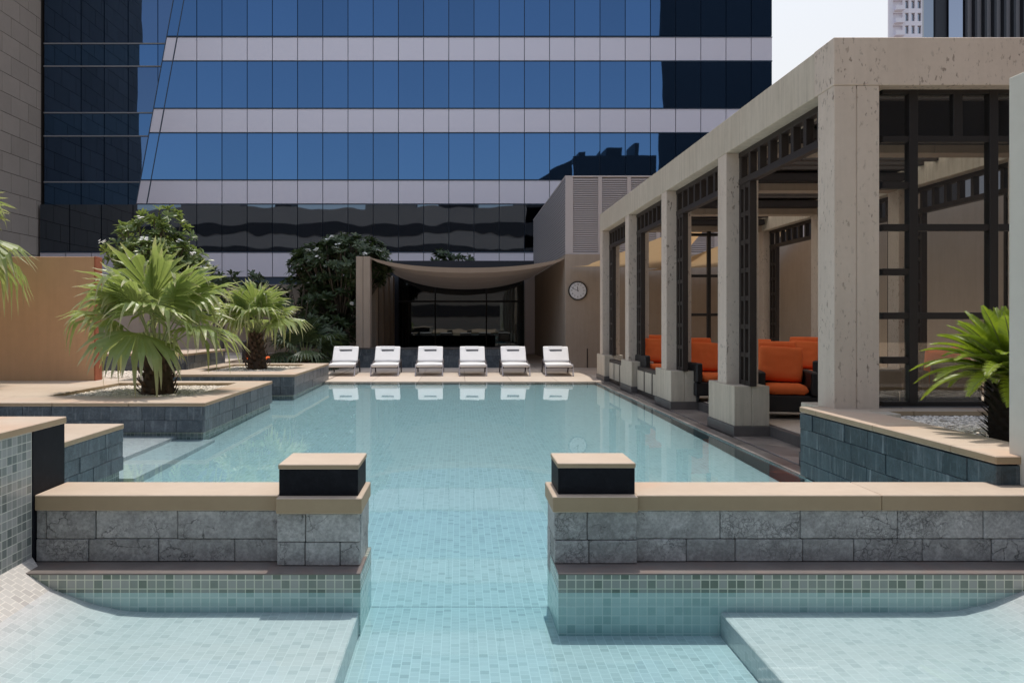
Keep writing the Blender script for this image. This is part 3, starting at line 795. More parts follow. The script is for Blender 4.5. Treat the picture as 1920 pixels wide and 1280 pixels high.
spots = [(639, 2.4, 'leftmost white sun lounger, beside the slate planter'),
         (721, 1.5, 'second white sun lounger from the left, near the canopy pier'),
         (804.5, .5, 'third white sun lounger from the left, seen square on'),
         (887, 0., 'fourth white sun lounger from the left, in front of the dark glass'),
         (968, -.3, 'fifth white sun lounger from the left, next to the rightmost one'),
         (1049, -2.7, 'rightmost white sun lounger, near the wall clock')]
for i, (u, rz, lab) in enumerate(spots):
    o = L0 if i == 0 else copy_tree(L0)
    Y = 21.45+[0, .02, .03, 0, .03, -.02][i]
    o.location = ((u-VX)*Y/F, Y, .015); o.rotation_euler = (0, 0, R(rz)); o['label'] = lab

# ================================================================== PAVILION, CLOCK WALL, LOUVRES
YP = 25.3
pv = thing('pavilion', 'shaded pavilion with dark glass front and slate plinth behind the loungers', 'pavilion', (0, 25.3, 0))
mb = MB(); mb.box(-3.28, -3.065, YP, YP+.6, .64, 3.53, .006); mb.box(-3.055, -2.84, YP, YP+.6, .64, 3.53, .006); mb.build('corner_pier', M['plaster_beige'], pv)
mb = MB(); clad(mb, 'y', YP+.04, -1, -4.2, 2.07, ((.014, .2), (.2, .4), (.4, .60)), .35, .7, rnd=random.Random(9)); clad(mb, 'x', 2.04, 1, YP+.05, YP+.4, ((.014, .2), (.2, .4), (.4, .60)), .35, .7, rnd=random.Random(9))
mb.box(-4.2, 2.04, YP+.04, YP+.4, .0, .60); mb.build('plinth', M['slate_blue'], pv)
mb = MB(); slabs(mb, -4.21, 2.08, YP-.01, YP+.42, .602, .64, 6, 1); mb.build('plinth_coping', M['kerb'], pv)
mb = MB(); mb.box(-2.75, 2.9, 36.0, 36.06, .05, 3.5); mb.build('glazing', M['dark_glass'], pv)
mb = MB(); z = 1.5+36*36/F; mb.box(-2.75, 3.3, 35.93, 35.99, z-.04, z+.04)
for x in (-1.1, 1.2): mb.box(x-.03, x+.03, 35.95, 35.99, .05, 3.4)
mb.build('window_frame', M['black_frame'], pv)
mb = MB(); mb.box(2.9, 3.45, 35.6, 36.1, 0, 3.6, .01); mb.build('white_pilaster', M['spandrel'], pv)
for k in range(4):
    mb = MB(); y = 27.2+k*2.3; mb.box(-2.98, -2.84, y, y+.75, .0, 3.4, .008); mb.build('side_post', M['plaster_beige'], pv)
mb = MB(); mb.box(-3.10, -3.04, 25.9, 36, .0, 3.4); mb.build('side_glazing', M['dark_glass'], pv)
mb = MB(); mb.box(-3.2, 3.5, 36.1, 36.5, 0, 4.2); mb.build('rear_wall', M['city_dark'], pv)
# canopy sail
mb = MB()
def sailf(u, v):
    x = -2.82+6.15*u; y = YP+.15+10.3*v
    sag = 4*u*(1-u)
    z = 3.40-.22*sag**.9-.10*v*sag
    z += .05*math.sin(v*math.pi*8)*sag**.5-.20*sag*abs(math.sin(v*math.pi*4))**.7
    return (x, y, z+.10*abs(2*u-1)**4)
mb.grid(sailf, 30, 80)
mb.grid(lambda u, v: (sailf(u, 0)[0], YP+.15-.004, sailf(u, 0)[2]-.16*v*(.25+.75*(4*u*(1-u))**.5)), 30, 2)
tag(mb.build('canopy', M['sail'], None, True), 'beige fabric canopy sagging between the pavilion pier and the clock wall', 'canopy')
cw = thing('clock_wall', 'beige rendered wall carrying the round clock, right of the loungers', 'wall', (5, 25.4, 0))
mb = MB(); mb.box(3.34, 16, YP, YP+.35, -.1, 3.60, .008); mb.box(3.34, 3.64, YP+.351, 36.2, -.1, 3.60, .008); mb.build('rendered_face', M['plaster_beige'], cw)
mb = MB(); mb.box(4.02, 4.05, YP-.012, YP-.001, .01, .62); mb.build('downpipe', M['timber'], cw)
ck = thing('wall_clock', 'round white wall clock with black rim reading ten to twelve', 'clock', ((1083-VX)*YP/F, YP-.03, 1.5-(545-VY)*YP/F))
cx, cy, cz = ck.location
mb = MB()
mb.tube([(cx, YP-.005, cz), (cx, YP-.05, cz)], .30, 48); mb.build('rim', M['clock_rim'], ck)
mb = MB(); mb.tube([(cx, YP-.03, cz), (cx, YP-.0525, cz)], .262, 48); mb.build('dial', M['clock_face'], ck)
mb = MB()
for k in range(60):
    a = k*math.pi/30; r0 = .24 if k % 5 else .232
    mb.bar((cx+r0*math.sin(a), YP-.0535, cz+r0*math.cos(a)), (cx+.252*math.sin(a), YP-.0535, cz+.252*math.cos(a)), .004 if k % 5 else .009, .002, up=(0, 1, 0))
mb.build('minute_marks', M['clock_rim'], ck)
def numerals():
    bm = bmesh.new()
    for k in range(1, 13):
        cu = bpy.data.curves.new('t', 'FONT'); cu.body = str(k); cu.size = .072; cu.align_x = 'CENTER'; cu.align_y = 'CENTER'; cu.extrude = .0008
        ob = bpy.data.objects.new('t', cu); COL.objects.link(ob)
        dg = bpy.context.evaluated_depsgraph_get(); me = bpy.data.meshes.new_from_object(ob.evaluated_get(dg))
        a = k*math.pi/6
        me.transform(Matrix.Translation((cx+.19*math.sin(a), YP-.0545, cz+.19*math.cos(a))) @ Matrix.Rotation(R(90), 4, 'X'))
        bm.from_mesh(me); bpy.data.meshes.remove(me); bpy.data.objects.remove(ob); bpy.data.curves.remove(cu)
    m2 = MB(); m2.bm.free(); m2.bm = bm; return m2
numerals().build('numerals', M['clock_rim'], ck)
def hand(minfrac, L, w, name):
    a = minfrac*2*math.pi; mb = MB()
    mb.bar((cx-.03*math.sin(a), YP-.057, cz-.03*math.cos(a)), (cx+L*math.sin(a), YP-.057, cz+L*math.cos(a)), w, .003, up=(0, 1, 0)); mb.build(name, M['clock_rim'], ck)
hand(49/60, .20, .012, 'minute_hand'); hand(11.82/12, .13, .017, 'hour_hand')
# louvred plant enclosure
lv = thing('louvre_enclosure', 'grey louvred plant enclosure with perforated side above the clock wall', 'enclosure', (6, 26, 3.6))
lx0, ly, lz0, lz1 = 3.35, YP+.05, 3.605, 6.09
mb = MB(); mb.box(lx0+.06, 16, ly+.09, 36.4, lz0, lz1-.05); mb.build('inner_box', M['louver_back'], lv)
mb = MB(); mb.box(lx0-.01, 16, ly, 36.45, lz1-.045, lz1, .004); mb.box(lx0, lx0+.24, ly, ly+.08, lz0, lz1-.046, .003)
xs = [lx0+.24]; 
while xs[-1] < 14: xs.append(xs[-1]+.92)
for x in xs[1:]: mb.box(x-.12, x, ly+.003, ly+.08, lz0, lz1-.046, .002)
mb.box(lx0, 16, ly+.004, ly+.08, lz0-.004, lz0+.06)
mb.build('frame', M['louver'], lv)
for i in range(len(xs)-1):
    if xs[i] > 8.2: break
    mb = MB(); n = 34
    for k in range(n):
        z = lz0+.08+(lz1-.15-lz0)*k/n
        mb.hexa([(xs[i]+.002, ly+.012, z), (xs[i+1]-.122, ly+.012, z), (xs[i+1]-.122, ly+.07, z+.042), (xs[i]+.002, ly+.07, z+.042),
                 (xs[i]+.002, ly+.012, z+.02), (xs[i+1]-.122, ly+.012, z+.02), (xs[i+1]-.122, ly+.07, z+.075), (xs[i]+.002, ly+.07, z+.075)])
    mb.build('louvre_panel', M['louver'], lv)
# perforated side screen
mm, nt, out = newmat('perforated_metal'); g = N(nt)
uv = g.n('ShaderNodeUVMap').outputs[0]; sp = g.n('ShaderNodeSeparateXYZ'); g.link(uv, sp.inputs[0])
a = g.math('DIVIDE', sp.outputs[0], .30); b = g.math('DIVIDE', sp.outputs[1], .085)
a = g.math('ADD', a, g.math('MULTIPLY', g.math('MODULO', g.math('FLOOR', b), 2.0), .5))
fa = g.math('SUBTRACT', g.math('FRACT', a), .5); fb = g.math('SUBTRACT', g.math('FRACT', b), .5)
d = g.math('SQRT', g.math('ADD', g.math('MULTIPLY', fa, fa), g.math('MULTIPLY', fb, fb)))
col = g.mix(g.ramp(d, [(.26, 1), (.31, 0)]), (.34, .32, .32), (.02, .02, .02))
g.bsdf(out, col, .5)
mb = MB(); mb.box(lx0, lx0+.05, ly+.081, 36.4, lz0, lz1-.046); mb.build('perforated_side', mm, lv)
# shade sails right of the clock
def sail(label, c, sag):
    c = [Vector(p) for p in c]; mb = MB()
    def f(u, v):
        p = (c[0]*(1-u)+c[1]*u)*(1-v)+(c[3]*(1-u)+c[2]*u)*v
        k = 4*u*(1-u)*4*v*(1-v)
        e = max(4*u*(1-u)*(1-4*v*(1-v)), 4*v*(1-v)*(1-4*u*(1-u)))
        ctr = sum(c, Vector())/4
        p = p.lerp(ctr, .10*e)
        return p-Vector((0, 0, sag*(.6*k+.4*4*u*(1-u))))
    mb.grid(f, 16, 16)
    return tag(mb.build('shade_sail', M['sail_orange'], None, True), label, 'shade sail', 'ochre shade sails beyond the pergola')
sail('ochre shade sail whose low corner reaches left of the first pool column', [(3.42, 25.2, 3.20), (3.45, 20.9, 3.0), (6.8, 20.9, 4.30), (6.8, 25.2, 3.10)], .12)
sail('ochre shade sail seen through the black framed end screen', [(5.7, 25.2, 3.05), (5.9, 21.2, 3.10), (9.3, 21.2, 4.50), (9.3, 25.2, 3.2)], .15)

# ================================================================== OFFICE BUILDING
YB = 48.0; K = YB/F
BH = 70.0
ob = thing('office_building', 'wide blue glass office block with lavender grey spandrel bands', 'building', (0, 48, 0))
XR = (1448-VX)*K
cols = [(369+47.25*k-VX)*K for k in range(23)]+[XR]
def zv(v): return 1.5+(VY-v)*K
def slant(z):       # left edge of the front slab
    v = VY-(z-1.5)/K
    return (325-70*v/383-VX)*K
mb = MB(); mb.box(-25.2, XR-.05, YB+.62, YB+22, -1.2, BH-.05); zq = zv(383); sl0, sl1 = slant(zq), slant(BH)
mb.hexa([(sl0, YB+.12, zq), (XR-.02, YB+.12, zq), (XR-.02, YB+.61, zq), (sl0, YB+.61, zq), (sl1, YB+.12, BH), (XR-.02, YB+.12, BH), (XR-.02, YB+.61, BH), (sl1, YB+.61, BH)])
mb.box(-25.2, XR-.02, YB+.12, YB+.61, -1.2, zv(384))
mb.build('backing', M['mullion'], ob)
win_rows = [(zv(472), zv(383)), (zv(337), zv(250)), (zv(203), zv(115)), (zv(68), zv(-22))]
sp_rows = [(zv(500)-.6, zv(474)), (zv(381.5), zv(338.5)), (zv(248.5), zv(204.5)), (zv(113.5), zv(69.5))]
gp = .022; PT = .10
def panel(name, xa, xb, z0, z1, mat, y=YB, sl=False):
    mb = MB()
    if sl: c = [(slant(z0)+gp, y), (xb-gp, y), (xb-gp, y+PT), (slant(z0)+gp, y+PT)]; d = [(slant(z1)+gp, y), (xb-gp, y), (xb-gp, y+PT), (slant(z1)+gp, y+PT)]
    else: c = d = [(xa+gp, y), (xb-gp, y), (xb-gp, y+PT), (xa+gp, y+PT)]
    tilt = random.uniform(-.006, .006) if y == YB else random.uniform(-.018, .018)
    mb.hexa([(p[0], p[1]+(tilt if i == 1 else 0), z0) for i, p in enumerate(c)]+[(p[0], p[1]+(tilt if i == 1 else 0), z1) for i, p in enumerate(d)])
    return mb.build(name, mat, ob)
for r, (z0, z1) in enumerate(win_rows):
    mat = M['facade_glass_low'] if r == 0 else M['facade_glass']
    for k in range(len(cols)-1): panel('window_pane', cols[k], cols[k+1], z0+.02, z1-.02, mat)
    if r: panel('window_pane', 0, cols[0], z0+.02, z1-.02, mat, sl=True)
    else:
        xs_ = [-25.2+.0, -23.4, -21.5, -19.6, -17.4, cols[0]]
        for xa, xb in zip(xs_, xs_[1:]): panel('window_pane', xa, xb, z0+.02, z1-.02, mat)
for r, (z0, z1) in enumerate(sp_rows):
    mb = MB()
    xl = cols if r else [-25.2+1.55*k for k in range(7)]+cols
    for k in range(len(xl)-1): mb.box(xl[k]+.02, xl[k+1]-.02, YB, YB+PT, z0, z1)
    if r:
        for xa, xb in ((0, .64), (.66, None)):
            e0 = slant(z0)+xa; e1 = slant(z1)+xa
            f0 = slant(z0)+xb if xb else cols[0]-.02; f1 = slant(z1)+xb if xb else cols[0]-.02
            mb.hexa([(e0+.02, YB, z0), (f0, YB, z0), (f0, YB+PT, z0), (e0+.02, YB+PT, z0), (e1+.02, YB, z1), (f1, YB, z1), (f1, YB+PT, z1), (e1+.02, YB+PT, z1)])
    mb.build('spandrel_band', M['spandrel'], ob)
# thin horizontal trims and the slanted mullion
mb = MB()
for v in (70, 115, 204, 249, 338, 383):
    z = zv(v); mb.box(slant(z), XR, YB-.03, YB+.11, z-.025, z+.025)
z = zv(473); mb.box(-25.2, XR, YB-.03, YB+.11, z-.03, z+.03); mb.build('trim', M['mullion'], ob)
mb = MB()
for off in (0, .63):
    z0, z1 = zv(383), zv(-22); mb.hexa([(slant(z0)+off-.02, YB-.02, z0), (slant(z0)+off+.03, YB-.02, z0), (slant(z0)+off+.03, YB+.05, z0), (slant(z0)+off-.02, YB+.05, z0),
        (slant(z1)+off-.02, YB-.02, z1), (slant(z1)+off+.03, YB-.02, z1), (slant(z1)+off+.03, YB+.05, z1), (slant(z1)+off-.02, YB+.05, z1)])
mb.build('slanted_mullion', M['mullion'], ob)
# recessed left wing: glass everywhere
lrows = [383, 339, 252, 208, 120, 77, -16]
lx = [-25.2, -22.95, -21.55, -20.1, -18.3, -16.6]
for r in range(len(lrows)-1):
    z0, z1 = zv(lrows[r]), zv(lrows[r+1])
    for k in range(len(lx)-1):
        panel('wing_pane', lx[k], lx[k+1], z0+.035, z1-.035, M['facade_glass_dark'] if r % 2 else M['facade_glass'], YB+.5)
mb = MB()
for v in lrows: z = zv(v); mb.box(-25.2, -16.6, YB+.44, YB+.56, z-.035, z+.035)
mb.build('wing_trim', M['trim'], ob)
# storeys above the frame (they shade the garden and close the block)
mb = MB(); z = zv(-22)
mbs = MB()
while z < BH-3:
    mbs.box(slant(z)+.5, XR, YB, YB+.1, z+.02, z+1.4); mb.box(slant(z)+.5, XR, YB+.002, YB+.1, z+1.43, z+4.28); z += 4.3
o = mb.build('upper_glazing', M['facade_glass'], ob); mbs.build('upper_spandrels', M['spandrel'], ob)
mb = MB(); mb.box(-25.2, -15.5, YB+.5, YB+.6, zv(-16), BH-.1); mb.build('upper_wing', M['facade_glass'], ob)
# limestone tower at left
tw = thing('limestone_tower', 'tan limestone clad tower rising at the left edge of the photo', 'building', (-30, 40, 0))
mb = MB(); TX = (70-VX)*YB/F
mb.box(-44, TX-.03, 33.5, 60, -1.2, 75); mb.build('joints', M['joint'], tw)
mb = MB(); zz = 1.0; rn = random.Random(2); k = 0
while zz < 34:
    h = 1.1; y = 33.5-(.9 if k % 2 else 0)
    while y < 48.4:
        y2 = y+1.8
        ya, yb = max(y, 33.5)+.018, min(y2, 48.42)-.018
        if yb-ya > .1: mb.box(TX-.03, TX+rn.uniform(-.004, .004), ya, yb, zz+.015, zz+h-.015)
        y = y2
    zz += h; k += 1
mb.box(TX-.03, TX, 33.5, 48.4, zz, 75)
mb.build('stone_panels', M['limestone_tower'], tw)

# ---- far right towers
t = thing('apartment_tower', 'distant white apartment tower with balconies, upper right', 'building', (111, 200, 0))
k2 = 200/F; ax0, ax1 = (1667-VX)*k2, (1738-VX)*k2
mb = MB(); mb.hexa([(ax0, 200.6, -1.2), (ax1, 200.6, -1.2), (ax1+6, 215, -1.2), (ax0*1.08, 215, -1.2), (ax0, 200.6, 110), (ax1, 200.6, 110), (ax1+6, 215, 110), (ax0*1.08, 215, 110)]); mb.box(ax0, ax0+1.0, 200, 200.6, -1.2, 110)
fl = []; z = 60.0
while z < 100: fl.append(z); z += 3.15
for z in fl:
    mb.box(ax0+1.0, ax1, 200.0, 200.6, z-.55, z+.55)
for u in (1695, 1706.5, 1718, 1730):
    x = (u-VX)*k2; mb.box(x-.35, x+.35, 200.02, 200.6, 55, 102)
mb.build('wall', M['whitewall'], t)
for z in fl[2:9]:
    for (ua, ub) in ((1697, 1704), (1709, 1716), (1721, 1728)):
        mb = MB(); xa, xb = (ua-VX)*k2, (ub-VX)*k2; mb.box(xa, xb, 200.55, 200.62, z+.7, z+2.5); mb.build('window', M['winglass'], t)
    mb = MB(); mb.box(ax0+1.2, ax0+3.4, 198.9, 200.1, z-.1, z+.05); mb.box(ax0+1.2, ax0+3.4, 198.9, 199.0, z+.05, z+1.0)
    mb.build('balcony', M['whitewall'], t)
t = thing('glass_tower', 'grey tower with dark vertical fins at the upper right corner', 'building', (58, 90, 0))
k3 = 90/F; gx0 = (1735-VX)*k3
mb = MB(); mb.hexa([(gx0, 90.6, -1.2), (95, 90.6, -1.2), (95, 120, -1.2), (gx0*1.37, 120, -1.2), (gx0, 90.6, 75), (95, 90.6, 75), (95, 120, 75), (gx0*1.37, 120, 75)]); mb.build('wall', M['grey_tower'], t)
mb = MB(); mb.box(gx0, (1755-VX)*k3, 90.3, 90.6, -1.2, 75); mb.build('corner_glass', M['winglass'], t)
mb = MB(); mb.box((1755-VX)*k3, (1776-VX)*k3, 90.1, 90.6, -1.2, 75); mb.build('dark_bay', M['city_dark'], t)
mb = MB(); mb.box((1777-VX)*k3, (1803-VX)*k3, 89.8, 90.6, -1.2, 75); mb.build('glass_bay', M['grey_glass'], t)
u = 1810; 
while u < 2050:
    mb = MB(); x = (u-VX)*k3; mb.box(x, x+.26, 90.0, 90.6, 20, 75); mb.build('fin', M['city_dark'], t); u += 18.2

# ---- city across the street behind the camera, seen mirrored in the facade
def city(label, x0, x1, y0, y1, h, wall, band, z0=0., stor=3.8, dark=M['city_dark'], blocks=()):
    t = thing('city_building', label, 'building', ((x0+x1)/2, y0, 0))
    xs = x0*(96-y0)/(96-y1)*1.01 if x0 > 0 else x0
    mb = MB(); mb.hexa([(xs, y0, -1.2), (x1, y0, -1.2), (x1, y1, -1.2), (x0, y1, -1.2), (xs, y0, h), (x1, y0, h), (x1, y1, h), (x0, y1, h)]); mb.build('wall', wall, t)
    for xa, xb, hh in blocks:
        mb = MB(); mb.box(xa, xb, y1-7, y1-.6, h-.1, h+hh); mb.build('roof_block', dark if hh > 2 else wall, t)
    mb = MB(); z = 2.0
    while z < h-2.2 and band:
        mb.box(x0+1, x1-1, y1, y1+.05, z, z+stor*.45); z += stor
    if band: mb.build('window_band', dark, t)
    return t
city('dark slab tower mirrored in the right end of the glass facade', 31.2, 70, -60, -30, 78, M['city_dark'], False)
tb = city('stepped dark block mirrored low in the right half of the facade', 18.2, 31, -58, -30.5, 27.5, M['city_dark'], False, blocks=((19, 20.2, .8), (23, 25.5, 1.3), (28, 28.6, 2.2)))
mb = MB(); mb.hexa([(12.2, -45, 10), (18.1, -45, 10), (18.1, -31, 10), (10.6, -31, 10), (13.5, -45, 23.2), (18.1, -45, 27.0), (18.1, -31, 27.0), (11.2, -31, 23.2)]); mb.build('sloped_wing', M['city_dark'], tb)
city('long grey low building mirrored in the lowest glass storey', -60, 21, -55, -31, 19.3, M['city_a'], True, stor=3.3, blocks=((-44, -36, 1.6), (-30, -27, 2.6), (-16, -8, 1.2), (-3, 2, 2.4), (9, 15, 1.4)))

# ================================================================== PLANTS
def fan_leaf(base, az, el, plen, rad, rn, droop=.45, spread=108, nseg=24):
    """one palmate leaf: petiole tube + pleated blade with hanging tips; returns (blade MB, petiole MB)"""
    d = Vector((math.cos(az)*math.cos(el), math.sin(az)*math.cos(el), math.sin(el)))
    side = Vector((-math.sin(az), math.cos(az), 0))
    side = (side+Vector((0, 0, rn.uniform(-.25, .25)))).normalized()
    pts = []; p = Vector(base); dd = d.copy()
    for k in range(6):
        pts.append(p.copy()); p = p+dd*(plen/5); dd = (dd+Vector((0, 0, -.04))).normalized()
    hub = pts[-1]
    bend = R(rn.uniform(8, 22)+max(0, 62-math.degrees(el))*.85)
    ax = (Matrix.Rotation(bend, 3, Vector((-math.sin(az), math.cos(az), 0))) @ dd).normalized()
    pm = MB(); pm.tube(pts, [.020, .016, .014, .012, .010, .009], 5)
    bm = MB(); l = bm.bm.loops.layers.uv.new('UVMap')
    nrm = side.cross(ax).normalized()
    if nrm.z < 0: nrm = -nrm
    da = R(spread)*2/nseg
    for s in range(nseg):
        a = -R(spread)+da*(s+.5)
        L = rad*(1-.22*(abs(a)/R(spread))**2)*rn.uniform(.9, 1.08)
        dr = (ax*math.cos(a)+side*math.sin(a)).normalized()
        tv = (-ax*math.sin(a)+side*math.cos(a)).normalized()
        hang = droop*(rn.uniform(.3, 1.3) if rn.random() < .75 else rn.uniform(1.5, 3.)); cut = rn.uniform(.62, .72); lean = rn.uniform(-.3, .3)
        rows = []
        for t in (0.03, .30, cut, .76, .84, .92, 1.0):
            r = L*t
            q = hub+dr*r-nrm*(.16*rad*math.sin(a)**2*t**1.5)+nrm*.10*rad*math.sin(math.pi*min(1, t*1.2))*math.cos(a)
            h = max(0, t-.55)
            q.z -= hang*rad*(h**1.6)*2.6
            q -= dr*(hang*rad*1.4*h*h)
            q += tv*lean*h*h*rad*.5
            w = r*math.tan(da/2)*1.03 if t <= cut else max(.0018, L*cut*math.tan(da/2)*(1-((t-cut)/(1-cut)))**.7*.8)
            fold = w*.38
            rows.append((bm.bm.verts.new(q-tv*w), bm.bm.verts.new(q-nrm*fold), bm.bm.verts.new(q+tv*w), t))
        for ra, rb in zip(rows, rows[1:]):
            for k in (0, 1):
                f = bm.bm.faces.new((ra[k], ra[k+1], rb[k+1], rb[k]))
                for lp, tt in zip(f.loops, (ra[3], ra[3], rb[3], rb[3])): lp[l].uv = (s/nseg, tt)
    return bm, pm
def fan_palm(label, loc, th, tr, rad, n, rn, plen=.75, leafmat='palm', els=None, cat='palm', group=None):
    t = thing('fan_palm', label, cat, loc, group); x, y, z = loc
    mb = MB(); pts = []; rs = []
    for k in range(11):
        s = k/10; pts.append((x+.02*math.sin(s*5), y, z-.05+(th+.05)*s)); rs.append(tr*(1.10-.42*s+.10*math.sin(s*40)*.3-(.0 if s > .1 else 0)))
    mb.tube(pts, rs, 16); trunk = mb.build('trunk', M['bark'], t, True)
    # cut leaf bases
    mb = MB(); nb = int(th*110)
    for k in range(nb):
        s = (k+.5)/nb; a = k*2.399+rn.uniform(-.2, .2); r = tr*(1.06-.42*s)
        c = Vector((x+r*math.cos(a)*.92, y+r*math.sin(a)*.92, z+th*s-.02)); o = Vector((math.cos(a), math.sin(a), 0))
        tip = c+o*rn.uniform(.06, .12)+Vector((0, 0, rn.uniform(.09, .16)))
        mid = c.lerp(tip, .5)+o*.02
        sd = Vector((-math.sin(a), math.cos(a), 0)); w = rn.uniform(.035, .05)
        v = [mb.bm.verts.new(p) for p in (c-sd*w, c+sd*w, mid+sd*w*.75, tip+sd*w*.45, tip-sd*w*.45, mid-sd*w*.75, mid+o*.018, tip+o*.012)]
        mb.bm.faces.new((v[0], v[1], v[2], v[6], v[5])); mb.bm.faces.new((v[5], v[6], v[7], v[4])); mb.bm.faces.new((v[6], v[2], v[3], v[7]))
        mb.bm.faces.new((v[0], v[5], v[2], v[1])); mb.bm.faces.new((v[5], v[4], v[3], v[2])); mb.bm.faces.new((v[4], v[7], v[3]))
    mb.build('leaf_bases', M['boot'], trunk)
    top = Vector((x, y, z+th))
    for k in range(n):
        f = k/(n-1); az = k*2.399963+rn.uniform(-.25, .25)
        el = R(82-f*105+rn.uniform(-6, 6)) if els is None else R(els(f)+rn.uniform(-5, 5))
        b, p = fan_leaf(top+Vector((.05*math.cos(az), .05*math.sin(az), -.12*f)), az, el, plen*rn.uniform(.85, 1.1), rad*rn.uniform(.88, 1.08), rn, droop=.16+.20*f)
        fr = b.build('frond', M[leafmat], t, uv=None); p.build('petiole', M['petiole'], fr, True)
    return t
rn = random.Random(12)
fan_palm('large fan palm with shaggy trunk in the nearer gravel planter', (-4.75, 12.55, .33), .76, .235, 1.02, 16, rn, plen=.80, els=lambda f: 88-f*58)
rn = random.Random(31)
fan_palm('smaller fan palm in the farther planter beside the loungers', (-4.70, 18.5, .36), .86, .205, .80, 15, rn, plen=.58, els=lambda f: 88-f*52)
rn = random.Random(8)
fan_palm('tall fan palm whose frond tips enter at the left edge of the photo', (-8.62, 13.0, .40), 2.15, .16, 1.0, 18, rn, plen=.80, els=lambda f: 84-f*64)
rn = random.Random(44)
fan_palm('dark low fan palm bush in the shade behind the leftmost lounger', (-4.72, 24.3, .02), .25, .16, .85, 16, rn, plen=.75, leafmat='shrub', els=lambda f: 82-f*75)

def leaf_quad(mb, base, d, up, L, w, curl=.15):
    s = d.cross(up).normalized(); n = s.cross(d).normalized()
    rows = []
    for t, k in ((0, .12), (.35, .75), (.68, 1.), (.9, .6), (1., .05)):
        c = base+d*L*t-n*curl*L*t*t+n*0
        rows.append((mb.bm.verts.new(c-s*w*k+n*w*.25*k), mb.bm.verts.new(c), mb.bm.verts.new(c+s*w*k+n*w*.25*k)))
    for a, b in zip(rows, rows[1:]):
        mb.bm.faces.new((a[0], a[1], b[1], b[0])); mb.bm.faces.new((a[1], a[2], b[2], b[1]))
def bushy_tree(name, label, cat, base, blobs, n, rn, mat, L=.24, w=.04, flowers=0, trunk_r=.08, group=None, per=(9, 13)):
    t = thing(name, label, cat, base, group); base = Vector(base)
    crown = MB(); br = MB(); fl = MB()
    fork = Vector((base.x, base.y, base.z+(sum(b[2] for b in blobs)/len(blobs)-base.z)*.4))
    br.tube([base, base.lerp(fork, .5)+Vector((.03, 0, 0)), fork], [trunk_r*1.2, trunk_r, trunk_r*.85], 8)
    tips = []
    wts = [b[3]*b[4]*b[5] for b in blobs]
    for i in range(n):
        b = rn.choices(blobs, wts)[0]
        while True:
            v = Vector((rn.uniform(-1, 1), rn.uniform(-1, 1), rn.uniform(-1, 1)))
            if v.length <= 1: break
        v = v.normalized()*(v.length**.33)
        c = Vector((b[0]+v.x*b[3], b[1]+v.y*b[4], b[2]+v.z*b[5]))
        out = (v*.8+Vector((0, 0, .75))+Vector((rn.uniform(-.4, .4), rn.uniform(-.4, .4), rn.uniform(-.2, .3)))).normalized()
        tips.append((c, out))
        a = out.orthogonal().normalized(); bb = out.cross(a)
        m = rn.randint(*per); a0 = rn.uniform(0, 6.28)
        for k in range(m):
            th = a0+2*math.pi*k/m*1.0+rn.uniform(-.25, .25); lift = rn.uniform(.15, .9)
            d = (a*math.cos(th)+bb*math.sin(th)+out*lift).normalized()
            leaf_quad(crown, c+out*rn.uniform(-.03, .05), d, out, L*rn.uniform(.7, 1.15), w*rn.uniform(.8, 1.2), rn.uniform(.05, .3))
        if flowers and rn.random() < flowers:
            for q in range(7):
                fc = c+out*.12+Vector((rn.uniform(-.07, .07), rn.uniform(-.07, .07), rn.uniform(-.03, .05)))
                for k in range(5):
                    th = k*1.257; d = (a*math.cos(th)+bb*math.sin(th)+out*.6).normalized()
                    leaf_quad(fl, fc, d, out, .05, .018, .1)
    for i, (c, out) in enumerate(tips):
        if i % 3 == 0:
            mid = fork.lerp(c, .55)+Vector((rn.uniform(-.1, .1), rn.uniform(-.1, .1), -.08))
            br.tube([fork, mid, c-out*.02], [trunk_r*.5, trunk_r*.28, .012], 5, False)
    br.build('trunk', M['branch'], t, True); crown.build('crown', M[mat], t)
    if flowers: fl.build('blossoms', M['blossom'], t)
    else: fl.bm.free()
    return t
def blob(u, v, Y, ru, rv, dy=None):
    p = P(u, v, Y); k = Y/F
    return (p.x, p.y, p.z, ru*k, (dy or ru*k*.9), rv*k)
rn = random.Random(21)
bushy_tree('plumeria_tree', 'sunlit plumeria tree with leafy rosettes above the orange wall end', 'tree', P(285, 690, 20.6)[:2]+(.4,) if False else (P(285, 0, 20.6).x, 20.6, .78),
    [blob(295, 490, 20.6, 70, 52), blob(290, 435, 20.6, 34, 26), blob(312, 405, 20.6, 20, 15), blob(248, 440, 20.6, 26, 20), blob(218, 470, 20.6, 24, 20), blob(207, 505, 20.6, 20, 24),
     blob(335, 440, 20.6, 26, 22), blob(350, 480, 20.6, 34, 24), blob(372, 500, 20.6, 18, 16), blob(350, 535, 20.6, 40, 24), blob(260, 540, 20.6, 66, 26), blob(270, 415, 20.4, 18, 14)],
    420, rn, 'plum', L=.20, w=.036, flowers=.03)
rn = random.Random(22)
bushy_tree('plumeria_tree', 'large dark plumeria with white blossoms in the shade left of the pavilion pier', 'tree', (P(640, 0, 27).x, 26.8, .0),
    [blob(640, 500, 26.8, 92, 50), blob(655, 468, 26.8, 62, 24), blob(590, 500, 26.8, 50, 36), blob(705, 478, 26.8, 26, 22), blob(625, 565, 26.6, 62, 48), blob(645, 610, 26.4, 40, 40)],
    760, rn, 'shrub', L=.23, w=.038, flowers=.07)
rn = random.Random(23)
bushy_tree('leafy_shrub', 'small dark shrub between the palms at the boundary wall', 'shrub', (P(415, 0, 26.3).x, 26.3, 0), [blob(415, 525, 26.3, 28, 22), blob(400, 560, 26.3, 30, 30)], 60, rn, 'shrub', L=.22, w=.036)
